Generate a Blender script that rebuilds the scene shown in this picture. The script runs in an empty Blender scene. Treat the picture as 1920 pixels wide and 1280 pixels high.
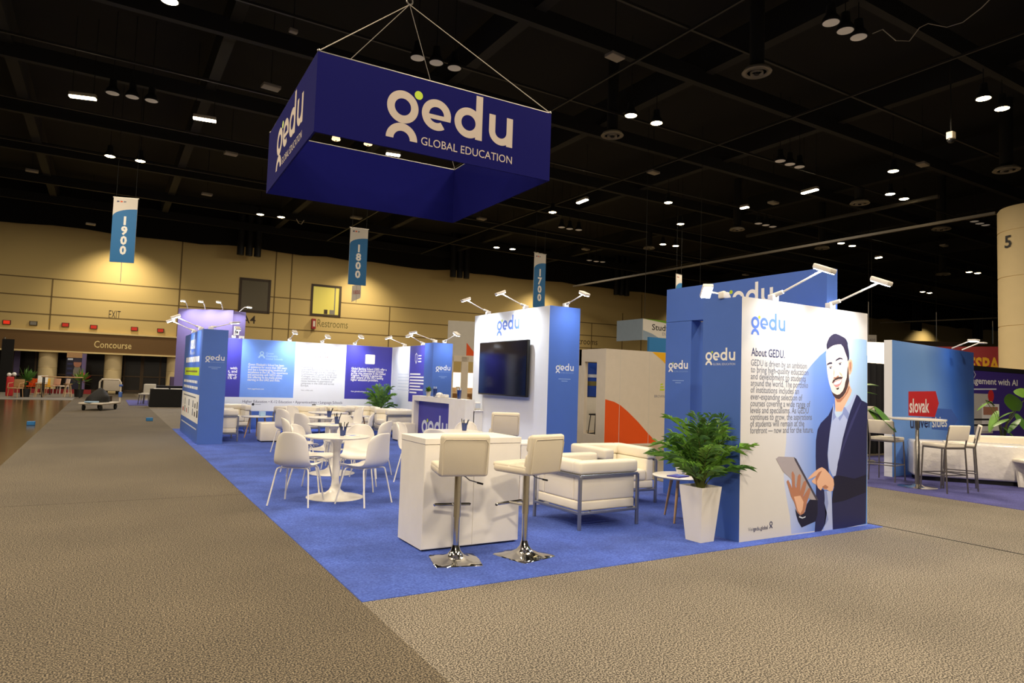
import bpy, bmesh, math, random
from mathutils import Matrix, Vector
S = bpy.context.scene
COL = S.collection
PI = math.pi

# ------------------------------------------------------------------ camera
YAW, PITCH, ROLL = math.radians(31.02), math.radians(3.4827), math.radians(1.9123)
cam_data = bpy.data.cameras.new('camera')
cam_data.sensor_width = 36.0
cam_data.lens = 1258.9 / 1920 * 36.0
cam_data.clip_start, cam_data.clip_end = 0.05, 400
cam = bpy.data.objects.new('camera', cam_data)
COL.objects.link(cam)
_f = Vector((math.sin(YAW) * math.cos(PITCH), math.cos(YAW) * math.cos(PITCH), math.sin(PITCH)))
_r = Vector((math.cos(YAW), -math.sin(YAW), 0))
_u = _r.cross(_f)
_r2 = math.cos(ROLL) * _r + math.sin(ROLL) * _u
_u2 = -math.sin(ROLL) * _r + math.cos(ROLL) * _u
cam.matrix_world = Matrix(((_r2.x, _u2.x, -_f.x, 0), (_r2.y, _u2.y, -_f.y, 0), (_r2.z, _u2.z, -_f.z, 1.5), (0, 0, 0, 1)))
S.camera = cam

# ------------------------------------------------------------------ world and exposure
world = bpy.data.worlds.new('hall_air')
S.world = world
world.use_nodes = True
world.node_tree.nodes['Background'].inputs[0].default_value = (1.0, 0.9, 0.75, 1)
world.node_tree.nodes['Background'].inputs[1].default_value = 0.045
S.view_settings.view_transform = 'Standard'
S.view_settings.look = 'None'
S.view_settings.gamma = 1.0
S.view_settings.use_curve_mapping = False
S.view_settings.exposure = 0.0
S.cycles.use_denoising = True
S.cycles.max_bounces = 6
S.cycles.sample_clamp_indirect = 4.0

# ------------------------------------------------------------------ warm hall light: stands in for high-bay lamps, several added to brighten surfaces
WARM = (1.0, 0.84, 0.62)
def area(name, loc, power, size, color=WARM, rot=(0, 0, 0), shape='DISK', spread=PI):
    d = bpy.data.lights.new(name, 'AREA')
    d.shape = shape; d.size = size; d.energy = power; d.color = color; d.spread = spread
    o = bpy.data.objects.new(name, d); COL.objects.link(o)
    o.location = loc; o.rotation_euler = rot
    return o
for _x, _y, _p in ((-4, -9, 2100), (1.5, -4, 700), (-1.5, 4, 480), (-7, 7, 620), (-8, 16, 700), (7.5, 0, 480), (9, 8.5, 420), (12.5, -2, 1000), (-3, 13, 620), (3.5, 9, 250), (-2.5, 26, 600), (10, 18, 330),
                   (20, 12, 900), (27, 22, 600), (3, 34, 400), (18, 34, 400), (-3, 41, 420), (12, 42, 420), (28, 40, 420)):
    area('hall_fill_light', (_x, _y, 10.3), _p, 1.2)

# ------------------------------------------------------------------ helpers
def lin(c):
    return tuple((v / 255 / 12.92) if v / 255 <= 0.04045 else ((v / 255 + 0.055) / 1.055) ** 2.4 for v in c)
MATS = {}
def mat(name, rgb, rough=0.5, metal=0.0, var=0.06, vscale=6.0, spec=0.5, bump=0.0, bscale=200.0, coat=0.0, sheen=0.0):
    m = bpy.data.materials.new(name); m.use_nodes = True
    nt = m.node_tree; b = nt.nodes['Principled BSDF']
    c = lin(rgb)
    b.inputs['Roughness'].default_value = rough
    b.inputs['Metallic'].default_value = metal
    b.inputs['Specular IOR Level'].default_value = spec
    b.inputs['Coat Weight'].default_value = coat
    tc = nt.nodes.new('ShaderNodeTexCoord')
    n = nt.nodes.new('ShaderNodeTexNoise'); n.inputs['Scale'].default_value = vscale; n.inputs['Detail'].default_value = 3
    nt.links.new(tc.outputs['Object'], n.inputs['Vector'])
    mx = nt.nodes.new('ShaderNodeMix'); mx.data_type = 'RGBA'
    mx.inputs[6].default_value = tuple(v * (1 - var) for v in c) + (1,)
    mx.inputs[7].default_value = tuple(min(1, v * (1 + var)) for v in c) + (1,)
    nt.links.new(n.outputs['Fac'], mx.inputs[0])
    nt.links.new(mx.outputs[2], b.inputs['Base Color'])
    if bump:
        n2 = nt.nodes.new('ShaderNodeTexNoise'); n2.inputs['Scale'].default_value = bscale
        nt.links.new(tc.outputs['Object'], n2.inputs['Vector'])
        bp = nt.nodes.new('ShaderNodeBump'); bp.inputs['Strength'].default_value = bump; bp.inputs['Distance'].default_value = 0.01
        nt.links.new(n2.outputs['Fac'], bp.inputs['Height']); nt.links.new(bp.outputs['Normal'], b.inputs['Normal'])
    MATS[name] = m
    return m
def glow(name, rgb, strength):
    m = bpy.data.materials.new(name); m.use_nodes = True
    b = m.node_tree.nodes['Principled BSDF']
    b.inputs['Base Color'].default_value = lin(rgb) + (1,)
    b.inputs['Emission Color'].default_value = lin(rgb) + (1,)
    b.inputs['Emission Strength'].default_value = strength
    MATS[name] = m
    return m
def ramp_mat(name, stops, rough, scale, detail=2, big=None, bump=0.0, metal=0.0):
    """noise through a colour ramp; big = (scale, dark, light) multiplies patches on top"""
    m = bpy.data.materials.new(name); m.use_nodes = True
    nt = m.node_tree; b = nt.nodes['Principled BSDF']
    b.inputs['Roughness'].default_value = rough; b.inputs['Metallic'].default_value = metal
    tc = nt.nodes.new('ShaderNodeTexCoord')
    n = nt.nodes.new('ShaderNodeTexNoise'); n.inputs['Scale'].default_value = scale; n.inputs['Detail'].default_value = detail
    nt.links.new(tc.outputs['Object'], n.inputs['Vector'])
    r = nt.nodes.new('ShaderNodeValToRGB')
    while len(r.color_ramp.elements) < len(stops): r.color_ramp.elements.new(0.5)
    for e, (p, c) in zip(r.color_ramp.elements, stops):
        e.position = p; e.color = lin(c) + (1,)
    nt.links.new(n.outputs['Fac'], r.inputs[0])
    out = r.outputs[0]
    if big:
        n3 = nt.nodes.new('ShaderNodeTexNoise'); n3.inputs['Scale'].default_value = big[0]; n3.inputs['Detail'].default_value = 5
        nt.links.new(tc.outputs['Object'], n3.inputs['Vector'])
        mr = nt.nodes.new('ShaderNodeMapRange')
        mr.inputs[1].default_value = 0.35; mr.inputs[2].default_value = 0.65
        mr.inputs[3].default_value = big[1]; mr.inputs[4].default_value = big[2]
        nt.links.new(n3.outputs['Fac'], mr.inputs[0])
        mm = nt.nodes.new('ShaderNodeMix'); mm.data_type = 'RGBA'; mm.blend_type = 'MULTIPLY'; mm.inputs[0].default_value = 1
        nt.links.new(out, mm.inputs[6]); nt.links.new(mr.outputs[0], mm.inputs[7])
        out = mm.outputs[2]
    nt.links.new(out, b.inputs['Base Color'])
    if bump:
        bp = nt.nodes.new('ShaderNodeBump'); bp.inputs['Strength'].default_value = bump; bp.inputs['Distance'].default_value = 0.01
        nt.links.new(n.outputs['Fac'], bp.inputs['Height']); nt.links.new(bp.outputs['Normal'], b.inputs['Normal'])
    MATS[name] = m
    return m
def grad_mat(name, stops, axis, a0, a1, rough=0.4, axis2=None):
    """a printed gradient along one object axis between a0 and a1"""
    m = bpy.data.materials.new(name); m.use_nodes = True
    nt = m.node_tree; b = nt.nodes['Principled BSDF']; b.inputs['Roughness'].default_value = rough
    tc = nt.nodes.new('ShaderNodeTexCoord'); sp = nt.nodes.new('ShaderNodeSeparateXYZ')
    nt.links.new(tc.outputs['Object'], sp.inputs[0])
    mr = nt.nodes.new('ShaderNodeMapRange'); mr.inputs[1].default_value = a0; mr.inputs[2].default_value = a1
    src = sp.outputs[axis]
    if axis2:
        ma = nt.nodes.new('ShaderNodeMath'); ma.operation = 'MULTIPLY_ADD'; ma.inputs[1].default_value = axis2[1]
        nt.links.new(sp.outputs[axis2[0]], ma.inputs[0]); nt.links.new(src, ma.inputs[2]); src = ma.outputs[0]
    nt.links.new(src, mr.inputs[0])
    r = nt.nodes.new('ShaderNodeValToRGB')
    while len(r.color_ramp.elements) < len(stops): r.color_ramp.elements.new(0.5)
    for e, (p, c) in zip(r.color_ramp.elements, stops):
        e.position = p; e.color = lin(c) + (1,)
    nt.links.new(mr.outputs[0], r.inputs[0]); nt.links.new(r.outputs[0], b.inputs['Base Color'])
    MATS[name] = m
    return m

_txt = bpy.data.curves.new('lettering', 'FONT')
_txo = bpy.data.objects.new('lettering', _txt)
_tcache = {}
def text2d(body, bold=0.0, res=2):
    key = (body, bold, res)
    if key not in _tcache:
        _txt.body = body; _txt.size = 1.0; _txt.offset = bold; _txt.resolution_u = res; _txt.fill_mode = 'FRONT'; _txt.extrude = 0
        if _txo.name not in COL.objects: COL.objects.link(_txo)
        bpy.context.view_layer.update()
        dg = bpy.context.evaluated_depsgraph_get()
        me = _txo.evaluated_get(dg).to_mesh()
        vs = [(v.co.x, v.co.y) for v in me.vertices]; fs = [tuple(p.vertices) for p in me.polygons]
        # only keep faces pointing up
        fs = [f if sum((vs[f[i]][0] * vs[f[(i + 1) % len(f)]][1] - vs[f[(i + 1) % len(f)]][0] * vs[f[i]][1]) for i in range(len(f))) > 0 else f[::-1] for f in fs]
        _txo.evaluated_get(dg).to_mesh_clear()
        _tcache[key] = (vs, fs)
    return _tcache[key]

_rb = {}
def _rbox(sx, sy, sz, r, seg):
    key = (round(sx, 4), round(sy, 4), round(sz, 4), round(r, 4), seg)
    if key not in _rb:
        bm = bmesh.new(); bmesh.ops.create_cube(bm, size=1.0)
        for v in bm.verts: v.co = Vector((v.co.x * sx, v.co.y * sy, v.co.z * sz))
        bmesh.ops.bevel(bm, geom=list(bm.edges), offset=r, segments=seg, profile=0.5, affect='EDGES')
        bm.verts.index_update()
        _rb[key] = ([tuple(v.co) for v in bm.verts], [tuple(v.index for v in f.verts) for f in bm.faces])
        bm.free()
    return _rb[key]

class MB:
    def __init__(self): self.v = []; self.f = []; self.m = []; self.s = []; self.M = None
    def add(self, vs, fs, m, smooth=False):
        o = len(self.v)
        if self.M is not None: vs = [tuple(self.M @ Vector(p)) for p in vs]
        self.v += [tuple(p) for p in vs]
        for f in fs: self.f.append(tuple(i + o for i in f)); self.m.append(m); self.s.append(smooth)
        return self
    def box(self, x0, x1, y0, y1, z0, z1, m):
        vs = [(x0, y0, z0), (x1, y0, z0), (x1, y1, z0), (x0, y1, z0), (x0, y0, z1), (x1, y0, z1), (x1, y1, z1), (x0, y1, z1)]
        return self.add(vs, [(0, 3, 2, 1), (4, 5, 6, 7), (0, 1, 5, 4), (1, 2, 6, 5), (2, 3, 7, 6), (3, 0, 4, 7)], m)
    def rbox(self, x0, x1, y0, y1, z0, z1, m, r=0.02, seg=3):
        vs, fs = _rbox(x1 - x0, y1 - y0, z1 - z0, min(r, (x1 - x0) / 2.05, (y1 - y0) / 2.05, (z1 - z0) / 2.05), seg)
        c = ((x0 + x1) / 2, (y0 + y1) / 2, (z0 + z1) / 2)
        return self.add([(p[0] + c[0], p[1] + c[1], p[2] + c[2]) for p in vs], fs, m, seg > 1)
    def tube(self, path, r, m, n=8, closed=False):
        P = [Vector(p) for p in path]; k = len(P); rings = []
        R = r if isinstance(r, (list, tuple)) else [r] * k
        ref = None
        for i in range(k):
            if closed: t = (P[(i + 1) % k] - P[i - 1])
            else: t = P[min(i + 1, k - 1)] - P[max(i - 1, 0)]
            t.normalize()
            if ref is None:
                ref = Vector((0, 0, 1)) if abs(t.z) < 0.9 else Vector((1, 0, 0))
            a = ref - t * ref.dot(t)
            if a.length < 1e-4: a = Vector((0, 1, 0)) - t * t.y
            a.normalize(); b = t.cross(a); ref = a
            rings.append([tuple(P[i] + (a * math.cos(2 * PI * j / n) + b * math.sin(2 * PI * j / n)) * R[i]) for j in range(n)])
        vs = [p for g in rings for p in g]; fs = []
        for i in range(k if closed else k - 1):
            i2 = (i + 1) % k
            for j in range(n): fs.append((i * n + j, i * n + (j + 1) % n, i2 * n + (j + 1) % n, i2 * n + j))
        if not closed: fs += [tuple(range(n))[::-1], tuple((k - 1) * n + j for j in range(n))]
        return self.add(vs, fs, m, True)
    def lathe(self, prof, m, n=24, c=(0, 0), smooth=True):
        vs = []; fs = []
        for r, z in prof:
            for j in range(n): vs.append((c[0] + r * math.cos(2 * PI * j / n), c[1] + r * math.sin(2 * PI * j / n), z))
        k = len(prof)
        for i in range(k - 1):
            for j in range(n): fs.append((i * n + j, i * n + (j + 1) % n, (i + 1) * n + (j + 1) % n, (i + 1) * n + j))
        if prof[0][0] > 1e-5: fs.append(tuple(range(n))[::-1])
        if prof[-1][0] > 1e-5: fs.append(tuple((k - 1) * n + j for j in range(n)))
        return self.add(vs, fs, m, smooth)
    def sphere(self, c, r, m, n=12, sz=1.0):
        return self.lathe([(max(1e-6, r * math.sin(PI * i / 8)), c[2] - r * sz * math.cos(PI * i / 8)) for i in range(9)], m, n, c)
    def flat(self, pts, fr, m, off=0.0):
        """2-D polygon on a frame fr = (origin, u, v)"""
        O, U, V = (Vector(q) for q in fr); N = U.cross(V) * off * .12
        return self.add([tuple(O + U * a + V * b + N) for a, b in pts], [tuple(range(len(pts)))], m)
    def faces2d(self, vs, fs, fr, m, off=0.0):
        O, U, V = (Vector(q) for q in fr); N = U.cross(V) * off * .12
        return self.add([tuple(O + U * a + V * b + N) for a, b in vs], fs, m)
    def text(self, body, fr, x, y, size, m, bold=0.0, width=None, align='l', off=0.004, res=2):
        vs, fs = text2d(body, bold, res)
        if not vs: return self
        x0 = min(p[0] for p in vs); x1 = max(p[0] for p in vs)
        sx = size if width is None else width / (x1 - x0)
        w = (x1 - x0) * sx
        dx = x - x0 * sx - (w if align == 'r' else w / 2 if align == 'c' else 0)
        return self.faces2d([(p[0] * sx + dx, p[1] * size + y) for p in vs], fs, fr, m, off)
    def lines(self, rows, fr, x, y, size, lead, m, bold=0.0, off=0.004):
        for i, t in enumerate(rows): self.text(t, fr, x, y - i * lead, size, m, bold, off=off)
        return self
    def ring(self, fr, cx, cy, r0, r1, a0, a1, m, off, n=32):
        k = max(3, int(n * abs(a1 - a0) / (2 * PI)))
        vs = []
        for i in range(k + 1):
            a = a0 + (a1 - a0) * i / k
            vs += [(cx + r0 * math.cos(a), cy + r0 * math.sin(a)), (cx + r1 * math.cos(a), cy + r1 * math.sin(a))]
        return self.faces2d(vs, [(2 * i, 2 * i + 1, 2 * i + 3, 2 * i + 2) for i in range(k)], fr, m, off)
    def logo(self, fr, x, y, w, m, dot='lime', tag=None, off=0.004, n=32):
        """round lower-case wordmark; x, y = left end and ring centre height, w = width"""
        R = w / 8.85; cx = x + R
        self.ring(fr, cx, y, .52 * R, R, 0, 2 * PI, m, off, n)
        self.ring(fr, cx, y - 2 * R, .52 * R, R, 0, PI, m, off, n)
        self.flat([(cx + .98 * R + .27 * R * math.cos(2 * PI * i / 16), y + .95 * R + .27 * R * math.sin(2 * PI * i / 16)) for i in range(16)], fr, dot, off)
        ex = cx + 2.2 * R
        self.ring(fr, ex, y, .5 * R, .98 * R, 0, math.radians(305), m, off, n)
        self.flat([(ex - .8 * R, y - .28 * R), (ex + .95 * R, y - .28 * R), (ex + .98 * R, y + .0 * R), (ex - .8 * R, y + .0 * R)], fr, m, off * 1.05)
        dx = cx + 4.4 * R
        self.ring(fr, dx, y, .5 * R, .98 * R, 0, 2 * PI, m, off, n)
        self.flat([(dx + .5 * R, y - .98 * R), (dx + .98 * R, y - .98 * R), (dx + .98 * R, y + 1.9 * R), (dx + .5 * R, y + 1.9 * R)], fr, m, off * 1.05)
        ux = cx + 6.75 * R
        self.ring(fr, ux, y - .1 * R, .42 * R, .88 * R, PI, 2 * PI, m, off, n)
        self.flat([(ux - .88 * R, y - .1 * R), (ux - .42 * R, y - .1 * R), (ux - .42 * R, y + .95 * R), (ux - .88 * R, y + .95 * R)], fr, m, off)
        self.flat([(ux + .42 * R, y - .98 * R), (ux + .88 * R, y - .98 * R), (ux + .88 * R, y + .95 * R), (ux + .42 * R, y + .95 * R)], fr, m, off * 1.05)
        if tag: self.text('GLOBAL EDUCATION', fr, cx + 1.25 * R, y - 2.05 * R, .72 * R, tag, 0, width=6.4 * R, off=off, res=3)
        return self
    def build(self, name, parent=None, loc=None, rz=0.0, mods=None):
        names = []
        for q in self.m:
            if q not in names: names.append(q)
        me = bpy.data.meshes.new(name)
        me.from_pydata(self.v, [], self.f)
        for q in names: me.materials.append(MATS[q])
        me.polygons.foreach_set('material_index', [names.index(q) for q in self.m])
        me.polygons.foreach_set('use_smooth', self.s)
        me.update()
        if any(self.s): me.set_sharp_from_angle(angle=math.radians(45))
        o = bpy.data.objects.new(name, me); COL.objects.link(o)
        if parent is not None: o.parent = parent
        if loc is not None: o.location = loc
        if rz: o.rotation_euler = (0, 0, rz)
        return o
def tag(o, label=None, cat=None, group=None, kind=None):
    if label: o['label'] = label
    if cat: o['category'] = cat
    if group: o['group'] = group
    if kind: o['kind'] = kind
    return o
def thing(name, label, cat, loc=(0, 0, 0), rz=0.0, group=None):
    o = bpy.data.objects.new(name, None); COL.objects.link(o)
    o.empty_display_size = 0.1
    o.location = loc; o.rotation_euler = (0, 0, rz)
    return tag(o, label, cat, group)
def struct(name, mb, label=None):
    o = mb.build(name); o['kind'] = 'structure'
    if label: o['label'] = label
    return o
def dup(root, loc, rz, label=None, group=None):
    c = root.copy(); COL.objects.link(c); c.location = loc; c.rotation_euler = (0, 0, rz)
    if label: c['label'] = label
    if group: c['group'] = group
    for ch in list(root.children):
        d = ch.copy(); COL.objects.link(d); d.parent = c
        for g in list(ch.children):
            e = g.copy(); COL.objects.link(e); e.parent = d
    return c
def front(y): return ((0, y, 0), (1, 0, 0), (0, 0, 1))      # a face looking towards -Y
def side(x): return ((x, 0, 0), (0, -1, 0), (0, 0, 1))      # a face looking towards -X (u = -y)
# ------------------------------------------------------------------ materials
mat('white', (240, 236, 228), .45); mat('white_gloss', (236, 232, 222), .22, var=.02)
mat('white_plastic', (232, 228, 222), .38, var=.02); mat('poster_white', (214, 211, 211), .5, var=.02); mat('stool_leather', (216, 206, 186), .42, var=.03, bump=.12, bscale=260); mat('white_leather', (238, 230, 212), .42, var=.03, bump=.12, bscale=260)
mat('white_wall', (232, 235, 242), .5, var=.02); mat('cream', (205, 195, 180), .55)
mat('chrome', (200, 198, 192), .12, 1.0, var=.02); mat('dark_chrome', (150, 152, 160), .3, .75, var=.02); mat('steel', (150, 146, 140), .35, 1.0)
mat('black', (14, 14, 15), .6); mat('black_cloth', (10, 10, 11), .9, var=.2); mat('soft_black', (26, 25, 26), .8)
mat('rubber', (25, 24, 23), .8); mat('dark_brown', (58, 44, 30), .6); mat('wood', (190, 150, 105), .5, var=.15, vscale=18)
mat('pale_wood', (225, 195, 150), .5, var=.12, vscale=14); mat('cardboard', (150, 118, 84), .8)
mat('blue_wall', (68, 104, 186), .6, var=.03); mat('indigo', (62, 58, 160), .5, var=.03); mat('sky_panel', (116, 158, 240), .5, var=.04)
mat('pale_blue', (170, 205, 240), .5); mat('banner_indigo', (22, 22, 88), .85, var=.05, vscale=30, spec=.06); mat('banner_inner', (18, 19, 88), .85, var=.05, spec=.06)
mat('ink_white', (238, 236, 232), .5, var=.01); mat('ink_grey', (116, 120, 134), .6, var=.01); mat('ink_navy', (44, 48, 92), .6, var=.01)
mat('ink_blue', (84, 118, 206), .6, var=.01); mat('ink_pale', (205, 212, 226), .6, var=.01); mat('ink_black', (22, 22, 26), .6); mat('ink_red', (170, 36, 44), .6, var=.01)
mat('tag_white', (206, 210, 222), .6, var=.01); mat('tag_blue', (130, 160, 215), .6, var=.01); mat('lime', (180, 205, 40), .5, var=.01); mat('sign_white', (186, 172, 160), .6, var=.01); mat('ink_green', (112, 104, 52), .6)
mat('red', (200, 36, 40), .55, var=.02); mat('orange', (214, 78, 4), .6, var=.02); mat('amber', (226, 170, 20), .6, var=.02); mat('dark_red', (150, 32, 40), .6)
mat('purple', (60, 38, 130), .6); mat('lilac', (116, 104, 156), .6, var=.02); mat('lilac_dark', (92, 78, 120), .7)
mat('grey_blue', (120, 136, 152), .6); mat('grey', (130, 126, 120), .7); mat('pale_grey', (190, 186, 178), .6)
mat('banner_blue', (36, 110, 170), .65, var=.03); mat('banner_white', (214, 208, 200), .65, var=.02)
mat('wall_beige', (206, 182, 122), .75, var=.05, vscale=.4); mat('joint', (120, 100, 62), .8); mat('fascia', (112, 84, 48), .75, var=.04)
mat('fascia_trim', (228, 206, 150), .7); mat('column_cream', (226, 206, 160), .7, var=.04, vscale=2); mat('sign_cream', (236, 214, 150), .5)
mat('door_glass', (36, 27, 18), .25, var=.15, spec=.6); mat('door_metal', (92, 76, 58), .4, .6); mat('pane_dark', (92, 84, 64), .3)
mat('ceiling_black', (13, 12, 11), .95, var=.2, vscale=1.2); mat('pipe_dark', (17, 16, 14), .8); mat('pipe_bright', (98, 92, 82), .6); mat('pipe_mid', (58, 54, 47), .7); mat('pipe_grey', (36, 34, 30), .6)
mat('fixture_grey', (150, 142, 128), .6); mat('diffuser', (132, 124, 108), .7); mat('exit_red', (210, 44, 24), .5)
mat('leaf', (112, 158, 62), .42, var=.35, vscale=9); mat('leaf_dark', (76, 120, 48), .42, var=.3, vscale=9); mat('leaf_big', (92, 132, 34), .4, var=.2, vscale=5); mat('stem', (96, 104, 46), .6)
mat('navy_glass', (26, 52, 120), .12, var=.05, coat=.5); mat('pen_dark', (22, 24, 40), .4); mat('soil', (50, 38, 28), .95)
mat('screen', (10, 13, 26), .08, var=.02, spec=.7); mat('screen_blue', (30, 70, 170), .3); mat('bezel', (16, 16, 18), .35)
mat('plastic_wrap', (226, 222, 218), .16, var=.12, vscale=8, bump=.7, bscale=14)
mat('skin', (226, 178, 150), .5, var=.03); mat('pale_skin', (248, 226, 212), .5, var=.02); mat('skin_dark', (176, 120, 96), .5, var=.03); mat('hair', (48, 42, 66), .5, var=.3, vscale=60)
mat('beard', (74, 54, 54), .5, var=.2, vscale=50); mat('suit', (36, 38, 82), .5, var=.06, vscale=30); mat('suit_dark', (22, 22, 50), .5); mat('suit_line', (52, 54, 104), .5)
mat('shirt', (178, 190, 232), .5, var=.04); mat('shirt_shade', (138, 152, 206), .5); mat('tablet', (168, 160, 168), .4); mat('tablet_edge', (70, 66, 84), .4); mat('teeth', (246, 240, 240), .4, var=.01); mat('lip', (206, 140, 140), .5)
grad_mat('poster_circle', [(0, (196, 206, 240)), (.35, (120, 152, 226)), (.75, (72, 116, 214)), (1, (96, 150, 226))], 'X', 6.1, 7.5)
grad_mat('poster_sky', [(0, (232, 236, 244)), (1, (150, 190, 234))], 'X', 6.2, 7.7)
grad_mat('slovak_print', [(0, (100, 150, 230)), (.5, (122, 168, 236)), (.8, (58, 108, 200)), (1, (44, 78, 146))], 'X', 0, 4.6, axis2=('Z', .35))
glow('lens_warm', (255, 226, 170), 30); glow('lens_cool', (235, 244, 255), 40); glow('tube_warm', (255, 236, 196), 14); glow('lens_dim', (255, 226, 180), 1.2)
glow('booth_light', (255, 240, 214), 1.6); glow('lit_room', (196, 182, 84), .42); glow('exit_glow', (235, 50, 24), .5); glow('reflector_glow', (214, 204, 188), .11)
ramp_mat('aisle_carpet', [(.42, (34, 29, 22)), (.5, (76, 67, 53)), (.58, (126, 114, 94))], .95, 105, 2, big=(.6, .88, 1.1), bump=.15)
ramp_mat('cross_carpet', [(.42, (48, 43, 37)), (.5, (100, 93, 82)), (.58, (156, 146, 130))], .95, 105, 2, big=(.6, .9, 1.1), bump=.15)
ramp_mat('blue_carpet', [(.3, (49, 70, 148)), (.5, (63, 88, 174)), (.7, (78, 104, 192))], .95, 60, 4, big=(1.7, .74, 1.12), bump=.3)
ramp_mat('violet_carpet', [(.3, (58, 56, 112)), (.5, (70, 70, 132)), (.7, (84, 84, 148))], .95, 60, 4, big=(1.6, .8, 1.15), bump=.3)
ramp_mat('concrete', [(.3, (58, 46, 27)), (.5, (72, 58, 36)), (.7, (84, 69, 45))], .17, 3, 5, big=(.5, .85, 1.1))
ramp_mat('beige_floor', [(.3, (120, 108, 90)), (.7, (146, 132, 112))], .9, 60, 3)

# ------------------------------------------------------------------ floor
b = MB(); b.box(-60, 140, -6, 62, -.2, -.012, 'concrete'); struct('floor', b)
b = MB(); b.box(-1.27, 1.555, -6, 48, -.012, .0, 'aisle_carpet'); b.box(-1.27, 1.555, 8.95, 8.953, 0, .001, 'soft_black'); b.box(-1.27, 1.555, 24.4, 24.42, 0, .0015, 'soft_black')
o = struct('floor_aisle', b, 'grey-brown speckled aisle carpet left of the blue booth carpet')
b = MB(); b.box(1.555, 40, -6, 4.42, -.012, .0, 'cross_carpet'); b.box(7.66, 10.75, 4.42, 48, -.012, .0, 'cross_carpet'); b.box(7.7, 7.715, 1.6, 30, 0, .004, 'black')
b.box(1.555, 7.66, 19.62, 48, -.012, 0, 'cross_carpet'); b.box(10.75, 60, 9.6, 48, -.012, 0, 'beige_floor'); b.box(21, 60, 4.42, 9.6, -.012, 0, 'cross_carpet')
struct('floor_cross', b, 'lighter grey speckled carpet in front of the booth')
b = MB(); b.box(-60, -1.27, 37.4, 48, -.012, 0, 'grey'); struct('floor_left', b)
b = MB(); b.rbox(1.555, 7.66, 4.42, 19.62, -.011, .006, 'blue_carpet', .004, 1)
tag(b.build('booth_carpet'), 'royal blue carpet under the whole white-furnished main booth', 'carpet')
b = MB(); b.rbox(10.75, 21, 4.0, 9.6, -.011, .006, 'violet_carpet', .004, 1)
tag(b.build('booth_carpet'), 'violet-blue carpet under the bar stools of the right-hand booth', 'carpet')

# ------------------------------------------------------------------ far wall (turned a little, so it has its own frame)
WM = Matrix.Translation((0, 50, 0)) @ Matrix.Rotation(-math.atan(.08), 4, 'Z')
WF = (tuple(WM @ Vector((0, 0, 0))), tuple(WM.to_3x3() @ Vector((1, 0, 0))), (0, 0, 1))
def wallbox(b, u0, u1, z0, z1, m, y0=0, y1=.3):
    b.M = WM; b.box(u0, u1, y0, y1, z0, z1, m); b.M = None
UE = 4.091
b = MB()
wallbox(b, -70, 150, 3.72, 13.2, 'wall_beige'); wallbox(b, UE, 150, 0, 3.72, 'wall_beige')
for z in (4.74, 5.85, 6.96):
    wallbox(b, -70, 150, z - .035, z + .035, 'joint', -.012, 0)
for px, z0, z1 in ((-3.181, 3.75, 6.96), (3.889, 3.75, 13), (9.886, 3.75, 13), (10.968, 3.75, 13),
                   (18.283, 3.75, 6.96), (39.89, 3.75, 8.1), (36.592, 3.75, 6.96), (42, 3.75, 10), (54, 3.75, 10), (70, 3.75, 10), (86, 3.75, 10)):
    wallbox(b, px - .04, px + .04, z0, z1, 'joint', -.012, 0)
b.text('EXIT', WF, 0.251, 4.736, .74, 'dark_brown', 0, width=0.6479999999999999, align='c', off=.02)
b.text('VA4', WF, 8.737, 4.992, .78, 'dark_brown', .01, align='r', off=.02)
b.text('Restrooms', WF, 12.957, 5.068, .8, 'ink_green', .0, width=2.1979999999999986, off=.02)
b.text('Restrooms', WF, 37.233, 5.039, .8, 'dark_brown', .0, width=2.9, align='r', off=.02)
struct('wall_back', b, 'tall beige panelled hall wall with EXIT and Restrooms lettering')
b = MB(); wallbox(b, -70, UE, 2.5, 3.7, 'fascia', -.25, .3)
wallbox(b, -70, UE + .05, 2.42, 2.52, 'fascia_trim', -.32, .3); wallbox(b, -70, UE + .05, 3.68, 3.78, 'fascia_trim', -.32, .3)
b.text('Concourse', (tuple(WM @ Vector((0, -.25, 0))), WF[1], WF[2]), -0.734, 2.818, .62, 'sign_cream', .004, width=2.057, off=.03)
struct('trim_1', b, 'brown fascia band over the doors with cream Concourse lettering')
# dark glazed doors behind the columns, each bay a door of its own
for i, (u0, u1) in enumerate(((-14, -9.5), (-9.5, -5.2), (-5.2, -3.0), (-3.0, -.2), (-.2, 1.9), (1.9, UE))):
    b = MB(); wallbox(b, u0 + .03, u1 - .03, 0, 3.0, 'door_glass', 2.4, 2.5)
    n = 2
    for k in range(n + 1):
        u = u0 + .05 + (u1 - u0 - .1) * k / n
        wallbox(b, u - .05, u + .05, 0, 2.6, 'door_metal', 2.33, 2.4)
    wallbox(b, u0, u1, 1.0, 1.08, 'door_metal', 2.3, 2.4); wallbox(b, u0, u1, 0.0, .12, 'door_metal', 2.33, 2.4)
    struct('door_%d' % (i + 1), b)
for i, (px, lab) in enumerate(((-3.179, 'cream round column behind the left booth furniture'), (0.327, 'cream round column behind the platform cart'), (3.887, 'cream round column beside the lilac booth wall'), (-11.5, ''), (-16.5, ''))):
    b = MB(); b.M = WM; b.lathe([(.5, 0), (.5, 1.42), (.485, 1.43), (.485, 1.45), (.5, 1.46), (.5, 2.45)], 'column_cream', 28, (px, .45)); b.M = None
    o = b.build('column'); o['kind'] = 'structure'
    if lab: o['label'] = lab
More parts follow.
